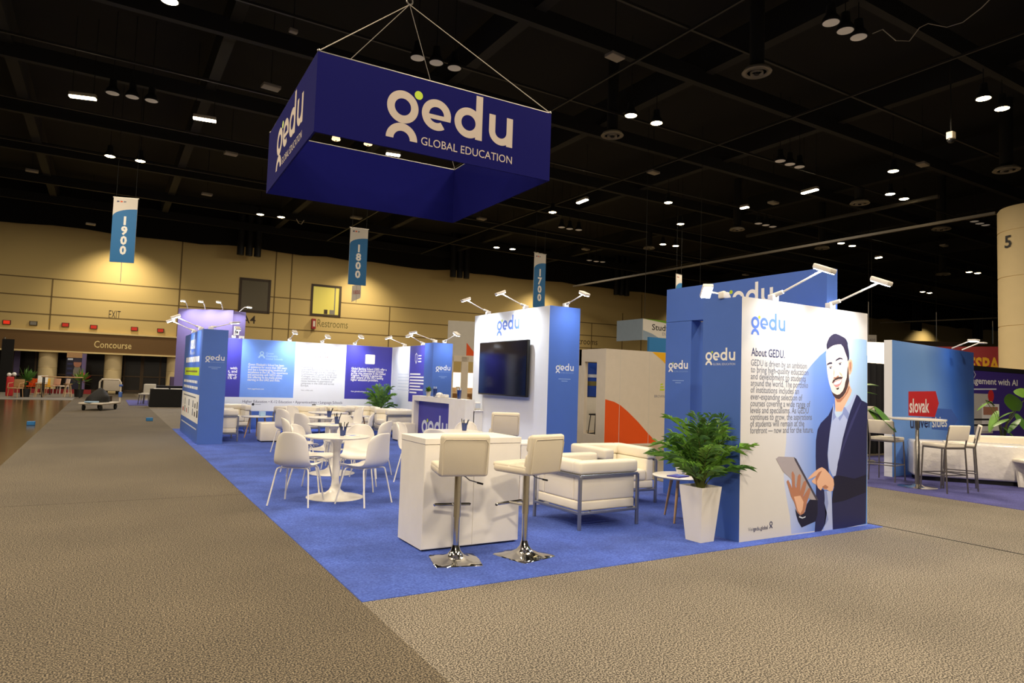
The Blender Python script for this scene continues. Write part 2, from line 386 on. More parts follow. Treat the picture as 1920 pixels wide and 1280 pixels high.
# two upper windows
for i, (a, c, pane) in enumerate((((7.641,8.057), (9.546,5.823), 'pane_dark'), ((12.471,8.069), (14.494,5.925), 'lit_room'))):
    b = MB(); wallbox(b, a[0], c[0], c[1], a[1], pane, -.02, 0)
    for u in (a[0], c[0]): wallbox(b, u - .08, u + .08, c[1] - .08, a[1] + .08, 'dark_brown', -.06, 0)
    for z in (a[1], c[1]): wallbox(b, a[0], c[0], z - .08, z + .08, 'dark_brown', -.06, 0)
    if pane == 'lit_room':
        wallbox(b, a[0] + .9, a[0] + 1.15, c[1] + .1, c[1] + .42, 'dark_brown', -.03, 0); wallbox(b, a[0] + 1.3, a[0] + 1.6, c[1] + .1, c[1] + .42, 'grey', -.03, 0)
        wallbox(b, c[0] - .42, c[0] - .34, c[1], a[1], 'grey', -.03, 0)
    struct('window_%d' % (i + 1), b)
# exit lamps under the EXIT lettering
LB = ['lit red exit lamp at the far left above the fascia', 'unlit grey box between the red lamps above the fascia', 'small red lamp left of the EXIT lettering, second of the lit ones', 'small red lamp just left below the EXIT lettering',
      'small red lamp just right below the EXIT lettering', 'small red lamp above the fascia nearest the lilac booth wall']
for i, (p, lab) in enumerate(zip(((-5.324,4.105), (-3.995,4.132), (-2.347,4.146), (-0.839,4.113), (1.405,4.141), (2.91,4.134)), LB)):
    t = thing('exit_lamp', lab, 'exit sign', tuple(WM @ Vector((p[0], -.1, p[1]))), -math.atan(.08), 'small red lamps along the fascia')
    b = MB(); b.box(-.2, .2, 0, .08, -.13, .13, 'dark_brown'); b.build('housing', t)
    b = MB(); b.box(-.16, .16, -.012, 0, -.1, .1, 'grey' if i == 1 else 'exit_glow' if i == 0 else 'exit_red'); b.build('lens', t)
p = (12.538,5.237)
b = MB(); b.M = Matrix.Translation(WM @ Vector((p[0], -.02, p[1]))) @ Matrix.Rotation(-math.atan(.08), 4, 'Z')
b.box(-.03, .25, -.32, 0, -.36, .36, 'dark_red'); b.box(.05, .2, -.325, -.32, -.2, .2, 'banner_white')
tag(b.build('restroom_sign'), 'small red projecting sign left of the Restrooms lettering', 'sign')

# ------------------------------------------------------------------ ceiling
b = MB(); b.box(-70, 150, -8, 64, 13.0, 13.3, 'ceiling_black'); struct('ceiling', b)
BEAMS = []
def hang_top(x, y, r=.1):
    """height at which a rod above (x, y) meets a beam, a pipe or the ceiling"""
    z = 12.995
    for p, q, w in BEAMS:
        if abs(p[0] - q[0]) < 1e-6 and abs(x - p[0]) < w / 2 + r: z = min(z, p[2])
        elif abs(p[1] - q[1]) < 1e-6 and abs(y - p[1]) < w / 2 + r: z = min(z, p[2])
    return z
def beam(p, q, w, h, m='pipe_dark', name='ceiling_beam'):
    b = MB(); P, Q = Vector(p), Vector(q); d = (Q - P).normalized(); s = Vector((-d.y, d.x, 0)) * w / 2; z = Vector((0, 0, h))
    vs = [P + s, P - s, P - s + z, P + s + z, Q + s, Q - s, Q - s + z, Q + s + z]
    b.add([tuple(v) for v in vs], [(0, 1, 2, 3), (7, 6, 5, 4), (0, 4, 5, 1), (1, 5, 6, 2), (2, 6, 7, 3), (3, 7, 4, 0)], m)
    o = b.build(name); o['kind'] = 'structure'; BEAMS.append((p, q, w))
for x in (-9, -3.3, 2.6, 9.5, 16, 23, 31, 40, 50, 62): beam((x, 0, 11.6), (x, 52, 11.6), .35, .9)
for y in (4, 9.5, 15, 20.5, 26, 31.5, 37, 43, 48): beam((-20, y, 11.2), (110, y, 11.2), .22, .5)
for y in (6.5, 12.4, 17.8, 23.4, 29, 34.5): beam((-20, y, 10.9), (90, y, 10.9), .07, .07, 'pipe_grey', 'ceiling_pipe')
for x in (12.5, 19.5): beam((x, 2, 10.8), (x, 46, 10.8), .06, .06, 'pipe_grey', 'ceiling_pipe')
# two bright pipes on the right
A = (31.533,13.423,9.2); B = (31.29,42.881,9.2)
beam(A, B, .14, .12, 'pipe_bright', 'ceiling_pipe')
A = (30.817,15.318,10.2); B = (30.83,25.665,10.2)
beam(A, B, .16, .14, 'pipe_mid', 'ceiling_pipe')
A = (63.716,27.085,8.2); B = (62.079,36.123,8.2)
beam(A, B, .12, .1, 'pipe_bright', 'ceiling_pipe')
# black speaker and drape clusters hanging at the top of the far wall
for (u0, u1, z) in ((7.147, 8.771, 9.499), (22.568, 24.254, 9.534), (38.007, 39.69, 9.508),
                (79.624, 81.41, 9.041), (91.796, 93.609, 8.81)):
    for k in range(3):
        w = (u1 - u0) / 3
        b = MB(); b.M = WM; b.lathe([(w * .42, z), (w * .42, 13)], 'black', 12, (u0 + w * (k + .5), -1.2)); b.M = None
        o = b.build('hanging_can')
        q = ['left', 'middle', 'right'][k]
        k2 = 0 if u0 < 12 else 1 if u0 < 30 else 2 if u0 < 50 else 3 if u0 < 100 else 4
        tag(o, 'black can hanging on the far wall, %s of three %s' % (q, ['above the dark window', 'right of the 1800 banner', 'right of the 1700 banner', 'left of the 1300 banner', 'right of the 1300 banner'][k2]), 'ceiling lamp', 'black cans in threes at the top of the far wall')
# dark drape at the top of the far wall
b = MB()
rnd = random.Random(4)
vs = []; N = 90
for i in range(N + 1):
    u = -30 + 150 * i / N
    vs += [(u, -.25, 13), (u, -.25, 9.95 + .22 * rnd.random() + (.12 if i % 3 else 0))]
b.M = WM; b.add(vs, [(2 * i, 2 * i + 1, 2 * i + 3, 2 * i + 2) for i in range(N)], 'ceiling_black'); b.M = None
struct('trim_2', b, 'ragged black drape closing the top of the far wall')

# wall-washing spots
for px, z in ((0.407, 9.6), (15.734, 9.6), (31.109, 9.6), (47.467, 9.8), (83.649, 10), (-14, 9.6)):
    d = bpy.data.lights.new('wall_washer', 'SPOT'); d.energy = 1350 if px < 8 else 1000; d.color = (1, .84, .56); d.spot_size = math.radians(112); d.spot_blend = 1; d.shadow_soft_size = .15
    o = bpy.data.objects.new('wall_washer', d); COL.objects.link(o)
    src = WM @ Vector((px, -2.6, z)); dst = WM @ Vector((px, 0, 4.6))
    o.location = src; o.rotation_euler = (dst - src).to_track_quat('-Z', 'Y').to_euler()
# ------------------------------------------------------------------ lamps and fittings in the black ceiling
def high_bay(p, lens, lab, group, r=.21):
    zt = hang_top(p[0], p[1], .0) - p[2]
    t = thing('high_bay_lamp', lab, 'ceiling lamp', p, 0, group)
    b = MB(); b.lathe([(r, 0), (r * 1.02, .06), (r * .75, .16), (.12, .2), (.1, .45), (.012, .46), (.012, zt)], 'pipe_dark', 18); b.build('housing', t)
    b = MB(); b.lathe([(1e-6, -.03), (r * .55, -.025), (r * .9, .0)], lens, 18); b.build('lens', t)
LIT = (((-0.404,32.197,10.3), 'above the 1900 banner, left of that pair'), ((0.7,32.124,10.3), 'above the 1900 banner, right of that pair'), ((6.774,38.735,10.3), 'below the hanging sign at left, left of a pair'), ((7.865,38.623,10.3), 'below the hanging sign at left, right of a pair'),
    ((14.142,16.471,10.3), 'right of the hanging sign, left of the bright pair'), ((15.244,16.451,10.3), 'right of the hanging sign, right of the bright pair'), ((21.638,9.497,10.3), 'top right of the photo, left of the bright pair'), ((22.853,9.526,10.3), 'top right of the photo, right of the bright pair'),
    ((29.008,16.428,10.3), 'beside a diffuser at right, left of a pair'), ((30.195,16.476,10.3), 'beside a diffuser at right, right of a pair'), ((0.765,17.642,10.3), 'cut by the top edge of the photo at left'), ((22.474,23.333,10.3), 'alone below the diffuser right of the hanging sign'),
    ((21.457,38.052,10.3), 'just left of the 1700 banner, left of a small pair'), ((22.541,37.813,10.3), 'just left of the 1700 banner, right of a small pair'), ((28.913,30.41,10.3), 'above the Study sign, left of a small pair'), ((29.839,30.254,10.3), 'above the Study sign, right of a small pair'),
    ((36.518,23.573,10.3), 'over the blue header, left of a small pair'), ((37.667,23.598,10.3), 'over the blue header, right of a small pair'), ((51.475,23.6,10.3), 'left of the cream column, left of a small pair'), ((52.319,23.439,10.3), 'left of the cream column, right of a small pair'),
    ((26.075,14.64,10.3), 'single, left of the white box at upper right'), ((58.729,30.509,10.3), 'left of a low tiny pair above the slovak wall'), ((59.715,30.453,10.3), 'right of a low tiny pair above the slovak wall'), ((43.609,28.392,12.2), 'tiny, above the arm light on the portrait wall'), ((19.172,28.264,10.3), 'small double lamp right below the hanging sign corner'), ((25.978,26.012,10.3), 'tiny, above the pair over the Study sign'))
for p, w in LIT: high_bay(p, 'lens_warm', 'lit round ceiling lamp ' + w, 'lit round lamps under the black ceiling')
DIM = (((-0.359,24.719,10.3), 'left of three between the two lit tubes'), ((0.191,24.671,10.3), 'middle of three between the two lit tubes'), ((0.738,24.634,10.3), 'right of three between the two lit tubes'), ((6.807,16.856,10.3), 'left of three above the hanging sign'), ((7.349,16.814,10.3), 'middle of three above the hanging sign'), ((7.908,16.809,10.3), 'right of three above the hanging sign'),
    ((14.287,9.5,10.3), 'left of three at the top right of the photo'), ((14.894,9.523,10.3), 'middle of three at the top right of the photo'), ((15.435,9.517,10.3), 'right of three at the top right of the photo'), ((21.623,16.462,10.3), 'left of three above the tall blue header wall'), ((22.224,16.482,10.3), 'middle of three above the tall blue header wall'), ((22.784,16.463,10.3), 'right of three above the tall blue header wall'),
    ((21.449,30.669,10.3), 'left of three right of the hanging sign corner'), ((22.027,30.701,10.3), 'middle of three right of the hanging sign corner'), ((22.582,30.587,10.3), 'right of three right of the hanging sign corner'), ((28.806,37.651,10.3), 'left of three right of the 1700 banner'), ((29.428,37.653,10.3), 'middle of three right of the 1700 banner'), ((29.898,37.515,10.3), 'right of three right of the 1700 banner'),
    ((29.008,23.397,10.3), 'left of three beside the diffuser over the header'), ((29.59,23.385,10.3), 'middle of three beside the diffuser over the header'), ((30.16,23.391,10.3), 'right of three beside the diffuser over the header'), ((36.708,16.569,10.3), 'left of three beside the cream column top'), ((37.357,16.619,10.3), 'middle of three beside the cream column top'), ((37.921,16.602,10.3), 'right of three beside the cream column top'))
for p, w in DIM: high_bay(p, 'reflector_glow', 'unlit round ceiling lamp, ' + w, 'unlit round lamps in threes')  # unlit lenses given a faint glow in place of the light they catch
# linear lamps
for A, B, lab in (((-1.56,25.821,10.3), (-0.82,25.595,10.3), 'glowing linear ceiling lamp at upper left'), ((2.057,25.429,10.3), (2.779,25.318,10.3), 'glowing linear ceiling lamp left of the hanging sign'), ((9.205,25.723,10.6), (9.765,25.626,10.6), 'glowing linear lamp seen up through the open hanging sign'),
                  ((19.141,26.074,10.3), (19.103,25.261,10.3), 'short glowing linear lamp right below the hanging sign'), ((26.01,18.649,10.3), (25.961,17.856,10.3), 'glowing linear lamp above the blue header wall'), ((42.189,24.83,10.3), (42.12,24.405,10.3), 'short glowing linear lamp above the right arm light'), ((25.937,21.963,10.3), (25.978,21.553,10.3), 'short glowing linear lamp above the white wall logo')):
    P, Q = Vector(A), Vector(B); L = (Q - P).length; c = (P + Q) / 2
    t = thing('linear_lamp', lab, 'ceiling lamp', tuple(c), math.atan2(Q.y - P.y, Q.x - P.x), 'linear lamps under the ceiling')
    b = MB(); b.box(-L / 2, L / 2, -.08, .08, .03, .14, 'fixture_grey')
    for s in (-.4, .4): b.tube([(L * s, 0, .14), (L * s, 0, hang_top(c.x + (Q.x - P.x) * s, c.y + (Q.y - P.y) * s, 0) - c.z)], .01, 'pipe_dark', 5)
    b.build('housing', t)
    b = MB(); b.rbox(-L / 2, L / 2, -.09, .09, -.03, .03, 'tube_warm', .02); b.build('lens', t)
# round air diffusers
for p, r, lab in (((14.805,12.051,10.2), 0.388880063542494, 'largest round ringed air diffuser at upper right'), ((14.636,18.009,10.2), 0.38602065131056396, 'round ringed air diffuser right of the hanging sign'), ((29.113,17.884,10.2), 0.4169976171564734, 'round ringed air diffuser beside the lit pair above the right wall'),
                  ((36.817,18.178,10.2), 0.4396346306592534, 'round ringed air diffuser left of the cream column'), ((36.626,24.883,10.2), 0.420174741858618, 'round ringed air diffuser over the tall blue header wall'), ((28.83,31.555,10.2), 0.3653693407466243, 'faint round air diffuser above the Study sign'), ((28.989,11.965,10.2), 0.4455917394757744, 'faint round air diffuser at the right edge of the ceiling'),
                  ((28.979,24.774,10.2), 0.40031771247021447, 'faint round air diffuser between the linear lamps on the right'), ((50.78,24.982,10.2), 0.4765687053216839, 'thin round air diffuser low above the slovak wall'), ((6.735,24.262,10.2), 0.15250198570293885, 'small ring seen through the open hanging sign, left one'), ((7.879,24.038,10.2), 0.15250198570293885, 'small ring seen through the open hanging sign, right one')):
    t = thing('air_diffuser', lab, 'air vent', p, 0, 'round ceiling diffusers')
    m = 'diffuser' if p[2] else 'diffuser'
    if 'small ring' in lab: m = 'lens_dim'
    for k, (q0, q1) in enumerate(((.86, 1.0), (.58, .72), (.3, .44))):
        b = MB(); b.lathe([(r * q0, .1 - .03 * k), (r * q0 + .01, .1 - .05 * k), (r * q1, -.02 * k), (r * q1 + .01, .02)], m, 30); b.build('ring', t)
    b = MB(); b.lathe([(r * .16, -.05), (r * .16, .2), (r * .5, .25), (r * .5, hang_top(p[0], p[1], r * .4) - p[2])], 'pipe_dark', 20); b.build('duct', t)
# white boxes on the beams
for p, w, lab in (((3.935,21.914,10.6), .55, 'left of the hanging sign top'), ((11.54,14.169,10.6), .5, 'right of the hanging sign cable'), ((19.383,21.051,10.6), .5, 'below the round diffuser right of the hanging sign'), ((3.898,29.668,10.6), .5, 'left of the hanging sign face'), ((-3.521,38.09,10.6), .5, 'at the far left of the ceiling'),
                  ((3.875,37.27,10.6), .5, 'below left of the hanging sign'), ((-1.306,46.576,10.0), .5, 'at the top of the far wall left of the 1900 banner'), ((27.162,21.049,10.6), .5, 'left of the linear lamp above the header wall'), ((27.015,14.015,10.6), .5, 'upper right, between lit lamps'), ((17.511,32.875,10.6), .5, 'under the hanging sign corner'), ((3.705,17.94,10.6), .22, 'above left of the hanging sign'),
                  ((27.095,35.858,10.6), .5, 'right of the 1700 banner top'), ((11.715,37.222,10.6), .6, 'just above the 1800 banner'), ((42.754,20.964,10.6), .5, 'between diffusers left of the cream column'), ((42.799,35.688,10.6), .5, 'just above the top of the blue header wall')):
    t = thing('access_point', 'pale ceiling box ' + lab, 'ceiling box', p, .1, 'pale boxes on the ceiling beams')
    b = MB(); b.rbox(-w / 2, w / 2, -w / 3, w / 3, -.05, .05, 'fixture_grey', .02); b.build('housing', t)
    b = MB(); b.tube([(0, 0, .05), (0, 0, hang_top(p[0], p[1], 0) - p[2])], .012, 'pipe_dark', 5); b.build('rod', t)
# camera on a rod at upper right
p = (22.381,10.751,9.6)
t = thing('dome_camera', 'small dome camera hanging on a rod at upper right', 'security camera', p)
b = MB(); b.tube([(0, 0, .25), (0, 0, 3.4)], .02, 'pipe_grey', 6); b.build('rod', t)
b = MB(); b.rbox(-.1, .1, -.1, .1, .02, .25, 'cream', .02); b.build('housing', t)
b = MB(); b.sphere((0, 0, 0), .11, 'bezel'); b.build('dome', t)
# a loose cable at the top right and a small one by the 1800 banner
P = [(15.364,9.123,10.2), (15.371,8.88,10.2), (16.134,8.989,10.2), (16.42,8.822,10.2), (15.996,8.359,10.2), (15.966,8.151,10.2), (16.482,7.995,10.2), (16.559,7.685,10.2), (16.259,7.162,10.2), (15.997,6.837,10.2)]
b = MB(); b.tube(P, .011, 'fixture_grey', 6); tag(b.build('ceiling_cable'), 'loose wavy cable under the ceiling at top right', 'cable')
P = [(8.604,38.137,10.2), (8.928,38.999,10.2), (9.121,39.174,10.2), (9.012,38.123,10.2)]
b = MB(); b.tube(P, .025, 'fixture_grey', 6); tag(b.build('ceiling_cable'), 'short pale loop of cable below left of the hanging sign', 'cable')

# ------------------------------------------------------------------ hanging square sign
SG = [(2.409,9.885), (6.547,9.783), (6.604,13.778), (2.522,13.918)]
SZ0, SZ1 = 5.1, 6.32
cx = sum(p[0] for p in SG) / 4; cy = sum(p[1] for p in SG) / 4
t = thing('hanging_sign', 'large square indigo fabric sign hung over the booth by cables', 'hanging sign', (cx, cy, SZ0))
H = SZ1 - SZ0
Q = [(p[0] - cx, p[1] - cy) for p in SG]
nm = ['front_panel', 'right_panel', 'back_panel', 'left_panel']
for i in range(4):
    a, c = Vector(Q[i]), Vector(Q[(i + 1) % 4]); u = (c - a).normalized(); L = (c - a).length
    b = MB(); ou = Vector((u.y, -u.x))
    a3 = Vector((a.x, a.y, 0)); u3 = Vector((u.x, u.y, 0)); o3 = Vector((ou.x, ou.y, 0)); z3 = Vector((0, 0, 1))
    th = .03
    P = [a3, a3 + u3 * L, a3 + u3 * (L - th) - o3 * th, a3 + u3 * th - o3 * th]
    vs = [tuple(q) for q in P] + [tuple(q + z3 * H) for q in P]
    b.add(vs, [(0, 1, 5, 4)], 'banner_indigo'); b.add(vs, [(2, 3, 7, 6)], 'banner_inner'); b.add(vs, [(0, 3, 2, 1), (4, 5, 6, 7), (1, 2, 6, 5), (3, 0, 4, 7)], 'banner_indigo')
    if i in (0, 3):
        w = L * .56
        fr = (tuple(a3), tuple(u3), tuple(z3))
        b.logo(fr, L * .265 if i == 0 else L * .24, H * .565, w, 'sign_white', 'lime', 'sign_white', .01, 48)
    o = b.build(nm[i], t)
    f = MB(); f.tube([a3 - o3 * .02 + z3 * (H + .012), a3 + u3 * L - o3 * .02 + z3 * (H + .012)], .014, 'steel', 6); f.build('rail', o)
apx = (cx + .05, cy, 8.68)
for i in range(4):
    b = MB(); c = Vector((Q[i][0] * .99, Q[i][1] * .99, H + .02)); a = Vector((.05, 0, apx[2] - SZ0))
    b.tube([c, c.lerp(a, .5), a], .008, 'fixture_grey', 5); b.sphere(tuple(c), .03, 'steel', 8); b.build('cable', t)
b = MB(); a = apx[2] - SZ0
b.tube([(.05 + .06 * math.cos(k), 0, a + .07 + .07 * math.sin(k)) for k in [2 * PI * i / 12 for i in range(12)]], .018, 'steel', 6, closed=True)
b.tube([(.05, 0, a + .1), (.05, 0, 13.02 - SZ0)], .02, 'steel', 6); b.build('hook', t)

# ------------------------------------------------------------------ numbered aisle banners
def aisle_banner(top, w, h, num, lab, rz=0, card=False):
    t = thing('aisle_banner', lab, 'banner', (top[0], top[1], top[2] - h), rz, 'numbered aisle banners')
    fr = ((-w / 2, -.015, 0), (1, 0, 0), (0, 0, 1))
    b = MB(); b.box(-w / 2, w / 2, -.012, .012, 0, h, 'banner_white')
    arc = [(w, 0), (w, h * .83)] + [(w - w * math.sin(k * PI / 20), h * .70 + h * .13 * math.cos(k * PI / 20)) for k in range(1, 11)] + [(0, 0)]
    b.flat(arc, fr, 'banner_blue', .002)
    b.box(-w / 2, w / 2, .013, .016, 0, h * .75, 'banner_blue')
    for k, ch in enumerate(num): b.text(ch, fr, w * .52, h * (.585 - .152 * k), h * .175, 'ink_white', .045, align='c', off=.006)
    for k, m in enumerate(('ink_navy', 'orange', 'ink_grey')): b.flat([(w * (.14 + .14 * k), h * .925), (w * (.24 + .14 * k), h * .93), (w * (.25 + .14 * k), h * .945), (w * (.15 + .14 * k), h * .95)], fr, m, .005)
    b.build('panel', t)
    b = MB(); b.tube([(-w / 2 - .03, 0, h), (w / 2 + .03, 0, h)], .02, 'steel', 6); b.build('rail', t)
    for s in (-.4, .4):
        b = MB(); b.tube([(w * s, 0, h), (w * s, 0, 13.03 - top[2] + h)], .008, 'pipe_dark', 5); b.build('cord', t)
    if card:
        b = MB(); b.tube([(0, 0, 0), (0, 0, -h * .3)], .012, 'pale_grey', 5)
        if card == 2:
            b.add([(-w * .25, 0, -.05), (w * .25, 0, .1), (w * .25, 0, -h * .22), (-w * .25, 0, -h * .3)], [(0, 1, 2, 3)], 'banner_white')
            b.add([(-w * .25, .02, -.05), (w * .25, .02, .1), (w * .25, .02, -h * .22), (-w * .25, .02, -h * .3)], [(3, 2, 1, 0)], 'banner_white')
            b.text(num, ((0, -.012, 0), (1, 0, .12), (0, 0, 1)), 0, -h * .16, h * .1, 'ink_red', 0, width=w * .38, align='c')
        b.build('card', t)
aisle_banner((0.259,29.769,8.124), .86, 2.52, '1900', 'blue numbered banner reading 1900 at the left', -.35, 1)
aisle_banner((8.679,27.074,7.693), .74, 2.38, '1800', 'blue numbered banner reading 1800 above the booth', -.1, 2)
aisle_banner((16.819,25.702,7.48), .68, 2.52, '1700', 'blue numbered banner reading 1700 above the screen wall', .1, 2)
aisle_banner((24.517,24.597,7.242), .52, 2.5, '1600', 'blue numbered banner half hidden behind the tall blue header wall', .2)
aisle_banner((39.572,23.737,7.088), .42, 2.5, '1400', 'narrow blue numbered banner right behind the white portrait wall', .5)
aisle_banner((48.41,24.258,7.231), .4, 2.4, '1300', 'narrow blue numbered banner reading 1300 above the slovak wall', .5)
aisle_banner((56.242,24.224,7.235), .4, 1.7, '1200', 'smallest blue banner beside the cream column', .5)
# ------------------------------------------------------------------ main booth walls
def qr_note(b, fr, x, z, w, m='tag_blue'):
    """two tiny caption lines (the square code below them is left out)"""
    b.flat([(x - w * .5, z), (x + w * .5, z), (x + w * .5, z + w * .05), (x - w * .5, z + w * .05)], fr, m, .004)
    b.flat([(x - w * .25, z - w * .14), (x + w * .25, z - w * .14), (x + w * .25, z - w * .09), (x - w * .25, z - w * .09)], fr, m, .004)
ABX0, ABX1, ABY0, ABY1, ABH = 5.42, 7.58, 4.56, 5.07, 2.44
b = MB()
b.box(ABX0, ABX1, ABY0, ABY1, .007, ABH, 'blue_wall')
FR = front(ABY0)
b.flat([(ABX0, 0), (ABX1, 0), (ABX1, ABH), (ABX0, ABH)], FR, 'poster_white', .004)
# printed background shapes
arc = [(6.815,1.977),(6.685,1.905),(6.567,1.819),(6.471,1.742),(6.376,1.655),(6.301,1.562),(6.246,1.472),(6.192,1.364),(6.156,1.258),(6.131,1.117),(6.124,0.965),(6.092,0.768),(6.091,0.612),(6.11,0.5),(6.15,0.353),(6.196,0.205),(6.221,0.019)]
arc = [(x, max(z, .012)) for x, z in arc]
b.flat(arc + [(7.576, .012), (7.576, 1.95), (6.95, 1.95)], FR, 'poster_circle', .006)
b.flat([(7.045,2.067),(7.145,2.099),(7.246,2.118),(7.349,2.131),(7.453,2.134),(7.532,2.131),(7.565,2.127)] + [(7.576, 1.2), (6.95, 1.2)], FR, 'poster_sky', .007)
# the printed man with the tablet
def print_poly(pts, m, lay): b.flat(pts, FR, m, .008 + .0012 * lay)
print_poly([(6.956,1.467),(6.966,1.363),(6.978,1.297),(7.087,1.298),(7.139,1.358),(7.249,1.487),(7.277,1.537),(7.236,1.593),(7.216,1.698),(7.098,1.514),(7.036,1.453)], 'skin', 0)
print_poly([(6.969,1.441),(7.036,1.431),(7.123,1.47),(7.179,1.527),(7.217,1.592),(7.236,1.57),(7.198,1.509),(7.123,1.447),(7.061,1.402),(7.0,1.401)], 'skin_dark', 1)
print_poly([(6.807,1.972),(6.794,1.927),(6.797,1.86),(6.807,1.802),(6.815,1.743),(6.83,1.678),(6.852,1.612),(6.889,1.539),(6.932,1.481),(6.981,1.445),(7.036,1.438),(7.098,1.462),(7.16,1.515),(7.21,1.592),(7.223,1.668),(7.248,1.714),(7.215,1.849),(7.196,1.909),(7.145,1.982),(7.107,2.033),(7.045,2.052),(6.946,2.035),(6.873,2.009)], 'pale_skin', 2)
print_poly([(7.204,1.864),(7.215,1.88),(7.247,1.896),(7.279,1.882),(7.292,1.822),(7.279,1.761),(7.248,1.718),(7.216,1.717),(7.2,1.788)], 'skin', 3)
print_poly([(7.224,1.85),(7.247,1.87),(7.265,1.851),(7.263,1.79),(7.237,1.744),(7.225,1.789)], 'skin_dark', 4)
print_poly([(6.816,1.978),(6.805,2.001),(6.801,2.03),(6.819,2.068),(6.848,2.111),(6.885,2.139),(6.927,2.159),(6.97,2.166),(7.019,2.159),(7.057,2.15),(7.107,2.137),(7.144,2.126),(7.17,2.108),(7.195,2.072),(7.195,2.045),(7.215,1.986),(7.224,1.925),(7.222,1.891),(7.196,1.86),(7.183,1.908),(7.145,1.967),(7.114,2.018),(7.07,2.051),(6.995,2.045),(6.922,2.03),(6.873,2.009),(6.835,1.988)], 'hair', 4)
print_poly([(7.216,1.717),(7.223,1.645),(7.198,1.576),(7.16,1.515),(7.11,1.469),(7.036,1.434),(6.975,1.443),(6.932,1.472),(6.896,1.521),(6.932,1.5),(6.999,1.482),(7.048,1.491),(7.104,1.529),(7.135,1.575),(7.15,1.628),(7.178,1.681),(7.192,1.788),(7.204,1.818)], 'beard', 4)
print_poly([(6.903,1.612),(6.925,1.647),(6.967,1.664),(7.01,1.68),(7.053,1.686),(7.102,1.684),(7.089,1.664),(7.023,1.658),(6.961,1.641),(6.927,1.613)], 'beard', 5)
print_poly([(6.919,1.614),(6.949,1.633),(6.998,1.644),(7.047,1.655),(7.089,1.667),(7.085,1.634),(7.066,1.603),(7.023,1.574),(6.979,1.564),(6.947,1.581)], 'lip', 5)
print_poly([(6.931,1.605),(6.952,1.624),(6.998,1.636),(7.047,1.646),(7.082,1.661),(7.072,1.633),(7.048,1.612),(6.998,1.598),(6.955,1.593)], 'teeth', 6)
print_poly([(6.974,1.552),(7.005,1.56),(7.035,1.569),(7.029,1.546),(6.999,1.538)], 'beard', 5)
print_poly([(6.806,1.8),(6.82,1.825),(6.863,1.841),(6.905,1.842),(6.909,1.825),(6.853,1.817)], 'hair', 5)
print_poly([(6.962,1.852),(6.978,1.876),(7.033,1.901),(7.083,1.9),(7.111,1.879),(7.058,1.885),(7.009,1.87)], 'hair', 5)
print_poly([(6.841,1.765),(6.853,1.782),(6.885,1.79),(6.907,1.785),(6.897,1.772),(6.869,1.762)], 'teeth', 5)
print_poly([(6.861,1.767),(6.863,1.784),(6.89,1.788),(6.892,1.77)], 'hair', 6)
print_poly([(7.007,1.816),(7.028,1.832),(7.065,1.841),(7.098,1.835),(7.081,1.822),(7.044,1.813)], 'teeth', 5)
print_poly([(7.034,1.816),(7.036,1.834),(7.066,1.84),(7.071,1.822)], 'hair', 6)
print_poly([(6.839,1.774),(6.863,1.794),(6.902,1.798),(6.907,1.79),(6.875,1.79),(6.853,1.78)], 'beard', 7)
print_poly([(7.002,1.817),(7.028,1.84),(7.068,1.85),(7.106,1.84),(7.065,1.843),(7.029,1.832)], 'beard', 7)
print_poly([(6.931,1.659),(6.939,1.681),(6.963,1.675),(6.988,1.684),(7.02,1.702),(7.03,1.683),(6.998,1.671),(6.961,1.661)], 'skin_dark', 5)
print_poly([(6.938,1.778),(6.951,1.734),(6.937,1.681),(6.929,1.718)], 'skin', 5)
print_poly([(7.034,1.744),(7.084,1.716),(7.112,1.672),(7.084,1.693),(7.047,1.715)], 'skin', 5)
print_poly([(6.934,1.391),(6.916,1.325),(6.902,1.194),(6.873,1.087),(6.845,0.921),(6.832,0.815),(6.859,0.673),(6.925,0.585),(6.981,0.587),(7.013,0.703),(7.059,0.821),(7.112,1.0),(7.192,1.193),(7.234,1.291),(7.362,1.489),(7.341,1.511),(7.242,1.389),(7.15,1.339),(7.1,1.278),(7.02,1.23),(6.976,1.242),(6.948,1.313)], 'shirt', 4)
print_poly([(7.12,1.339),(7.144,1.351),(7.226,1.273),(7.202,1.199),(7.12,1.266),(7.05,1.193),(7.02,1.227),(7.096,1.276)], 'shirt_shade', 5)
print_poly([(6.917,1.253),(6.932,1.337),(6.956,1.277),(6.984,1.236),(6.921,1.194)], 'shirt_shade', 5)
print_poly([(6.772,0.43),(6.903,0.429),(6.917,0.176),(6.93,-0.011),(6.734,-0.031),(6.794,0.091),(6.773,0.302)], 'shirt', 4)
print_poly([(6.772,0.43),(6.82,0.428),(6.85,0.297),(6.821,0.206),(6.851,0.122),(6.775,0.046),(6.802,0.184),(6.773,0.302)], 'shirt_shade', 5)
print_poly([(6.932,1.366),(6.842,1.253),(6.708,1.17),(6.652,1.1),(6.624,0.984),(6.62,0.821),(6.627,0.658),(6.732,0.666),(6.789,0.628),(6.859,0.602),(6.841,0.721),(6.83,0.839),(6.849,0.968),(6.882,1.122),(6.909,1.265)], 'suit', 5)
print_poly([(7.367,1.492),(7.413,1.475),(7.468,1.427),(7.582,1.396),(7.552,0.022),(6.93,-0.004),(6.912,0.34),(6.927,0.422),(6.95,0.456),(6.937,0.551),(6.949,0.584),(6.979,0.591),(7.017,0.715),(7.108,1.0),(7.188,1.181),(7.247,1.303)], 'suit', 5)
print_poly([(6.937,0.569),(7.024,0.593),(7.205,0.563),(7.328,0.54),(7.56,0.579),(7.551,0.376),(7.126,0.304),(6.92,0.293),(6.927,0.422),(6.95,0.456)], 'suit_dark', 6)
